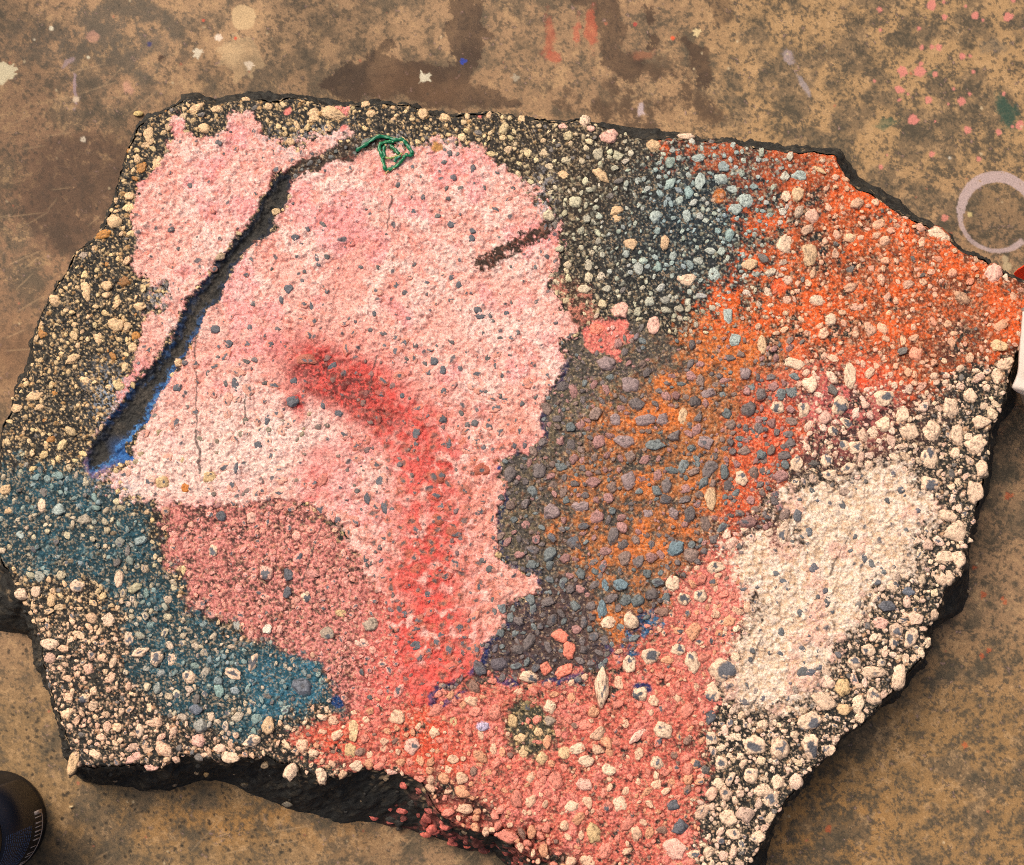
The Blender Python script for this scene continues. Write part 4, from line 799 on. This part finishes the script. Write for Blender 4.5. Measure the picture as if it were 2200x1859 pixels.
v_, f_ = patches(rects, R_-.0001); mesh_obj('small_print', v_, f_, None, m_txt, lab)

# ------------------------------------------------------------------ white and orange cloth lying over the right-hand edge
def sheet(name, rows, thick, mat, label, cat):
    """rows of (u, v, z): a thick folded sheet through these points"""
    A = np.array([[W(u, v, z) for u, v, z in r] for r in rows]); n, m = A.shape[:2]; k = 6
    def up(B, ax):
        L = B.shape[ax]; x = np.linspace(0, L-1, (L-1)*k+1); i = np.minimum(x.astype(int), L-2); f = x-i; f = f*f*(3-2*f)*.4+f*.6
        sh = [1, 1, 1]; sh[ax] = len(x); f = f.reshape(sh); return np.take(B, i, ax)*(1-f)+np.take(B, i+1, ax)*f
    A = up(up(A, 0), 1); n, m = A.shape[:2]
    uu, vv = np.meshgrid(np.arange(m), np.arange(n)); A[..., 2] += fbm(uu.astype(F), vv.astype(F), 7, 3, 3)*.0016
    A[..., 0] += fbm(uu.astype(F), vv.astype(F), 6, 3, 5)*.0010
    nrm = np.cross(np.gradient(A, axis=1), np.gradient(A, axis=0)); nrm /= np.linalg.norm(nrm, axis=2)[..., None]+1e-9
    B = A-nrm*thick; V_ = np.concatenate([A.reshape(-1, 3), B.reshape(-1, 3)]); q = n*m; fs = []
    for j in range(n-1):
        for i in range(m-1):
            a = j*m+i; fs += [(a, a+1, a+m+1, a+m), (q+a, q+a+m, q+a+m+1, q+a+1)]
    for i in range(m-1): fs += [(i, q+i, q+i+1, i+1), ((n-1)*m+i, (n-1)*m+i+1, q+(n-1)*m+i+1, q+(n-1)*m+i)]
    for j in range(n-1): a = j*m; b = j*m+m-1; fs += [(a, a+m, q+a+m, q+a), (b, q+b, q+b+m, b+m)]
    c = V_.mean(0); c[2] = V_[:, 2].min()
    o = mesh_obj(name, V_-c, fs, None, mat, loc=c); tag(o, label, cat); return o
m_cloth = material('white cotton', .9, .05, 900, .3, 1200, .0004, .2, color=(236,226,214)); m_or = material('orange cotton', .85, .1, 700, .3, 1200, .0004, .2, color=(216,62,28))
zc = ZT+.012
sheet('white_cloth', [[(2086,636,zc+.008),(2110,628,zc+.024),(2160,630,zc+.016),(2230,640,.035)],[(2081,700,zc+.006),(2105,700,zc+.026),(2160,700,zc+.018),(2230,700,.030)],[(2076,758,zc+.004),(2100,760,zc+.026),(2150,760,zc+.018),(2230,760,.026)],
      [(2067,789,zc-.004),(2096,795,zc+.022),(2150,797,zc+.014),(2230,800,.02)],[(2079,798,zc-.012),(2100,808,zc+.004),(2150,815,zc-.006),(2230,815,.006)]], .0016, m_cloth, 'white cloth with a frayed lower hem hanging at the right edge of the slab', 'cloth')
sheet('orange_cloth', [[(2067,556,.102),(2078,547,.116),(2095,536,.122),(2150,520,.11)],[(2069,559,.100),(2084,556,.106),(2105,552,.110),(2150,545,.10)],[(2072,562,.097),(2092,569,.098),(2110,572,.098),(2150,575,.09)]], .0014, m_or, 'orange cloth with a pointed folded corner above the white cloth', 'cloth')
m_tan = material('cardboard', .9, .1, 500, .2, 900, .0003, .2, color=(188,160,128))
sheet('cardboard_strip', [[(2078,800,.060),(2100,800,.062),(2150,800,.06)],[(2083,815,.045),(2105,820,.046),(2150,820,.045)],[(2090,835,.030),(2110,840,.030),(2150,840,.03)]], .0012, m_tan, 'beige cardboard strip showing below the white cloth', 'cardboard')

# ------------------------------------------------------------------ loose bits on the floor
def pebble(name, u, v, a, b, h, col, label, cat):
    vv, f = ICO[3]; d = rs.randn(11, 3); d /= np.linalg.norm(d, axis=1)[:, None]
    r = (np.maximum(vv@d.T/rs.uniform(.75, 1.05, 11), 0)**9).sum(1)**(-1/9); q = vv*np.clip(r, .5, 1.2)[:, None]
    cc_ = np.clip(np.broadcast_to(lin(col), q.shape)*(1+.25*fbm(q[:, 0]*4, q[:, 1]*4, 1., 3, 2)[:, None]), .01, .9)
    o = mesh_obj(name, q*np.array([a, b, h])*MM+np.array([0, 0, h*.25*MM]), f, cc_, m_stone, loc=W(u, v, .0005)); tag(o, label, cat)
pebble('pebble', 283, 233, 10, 6, 5, (196,168,108), 'small yellowish pebble on the concrete near the upper left corner', 'pebble')
pebble('pebble', 146, 1645, 5, 3, 4, (198,172,128), 'tiny pale pebble on the floor between can and slab', 'pebble')
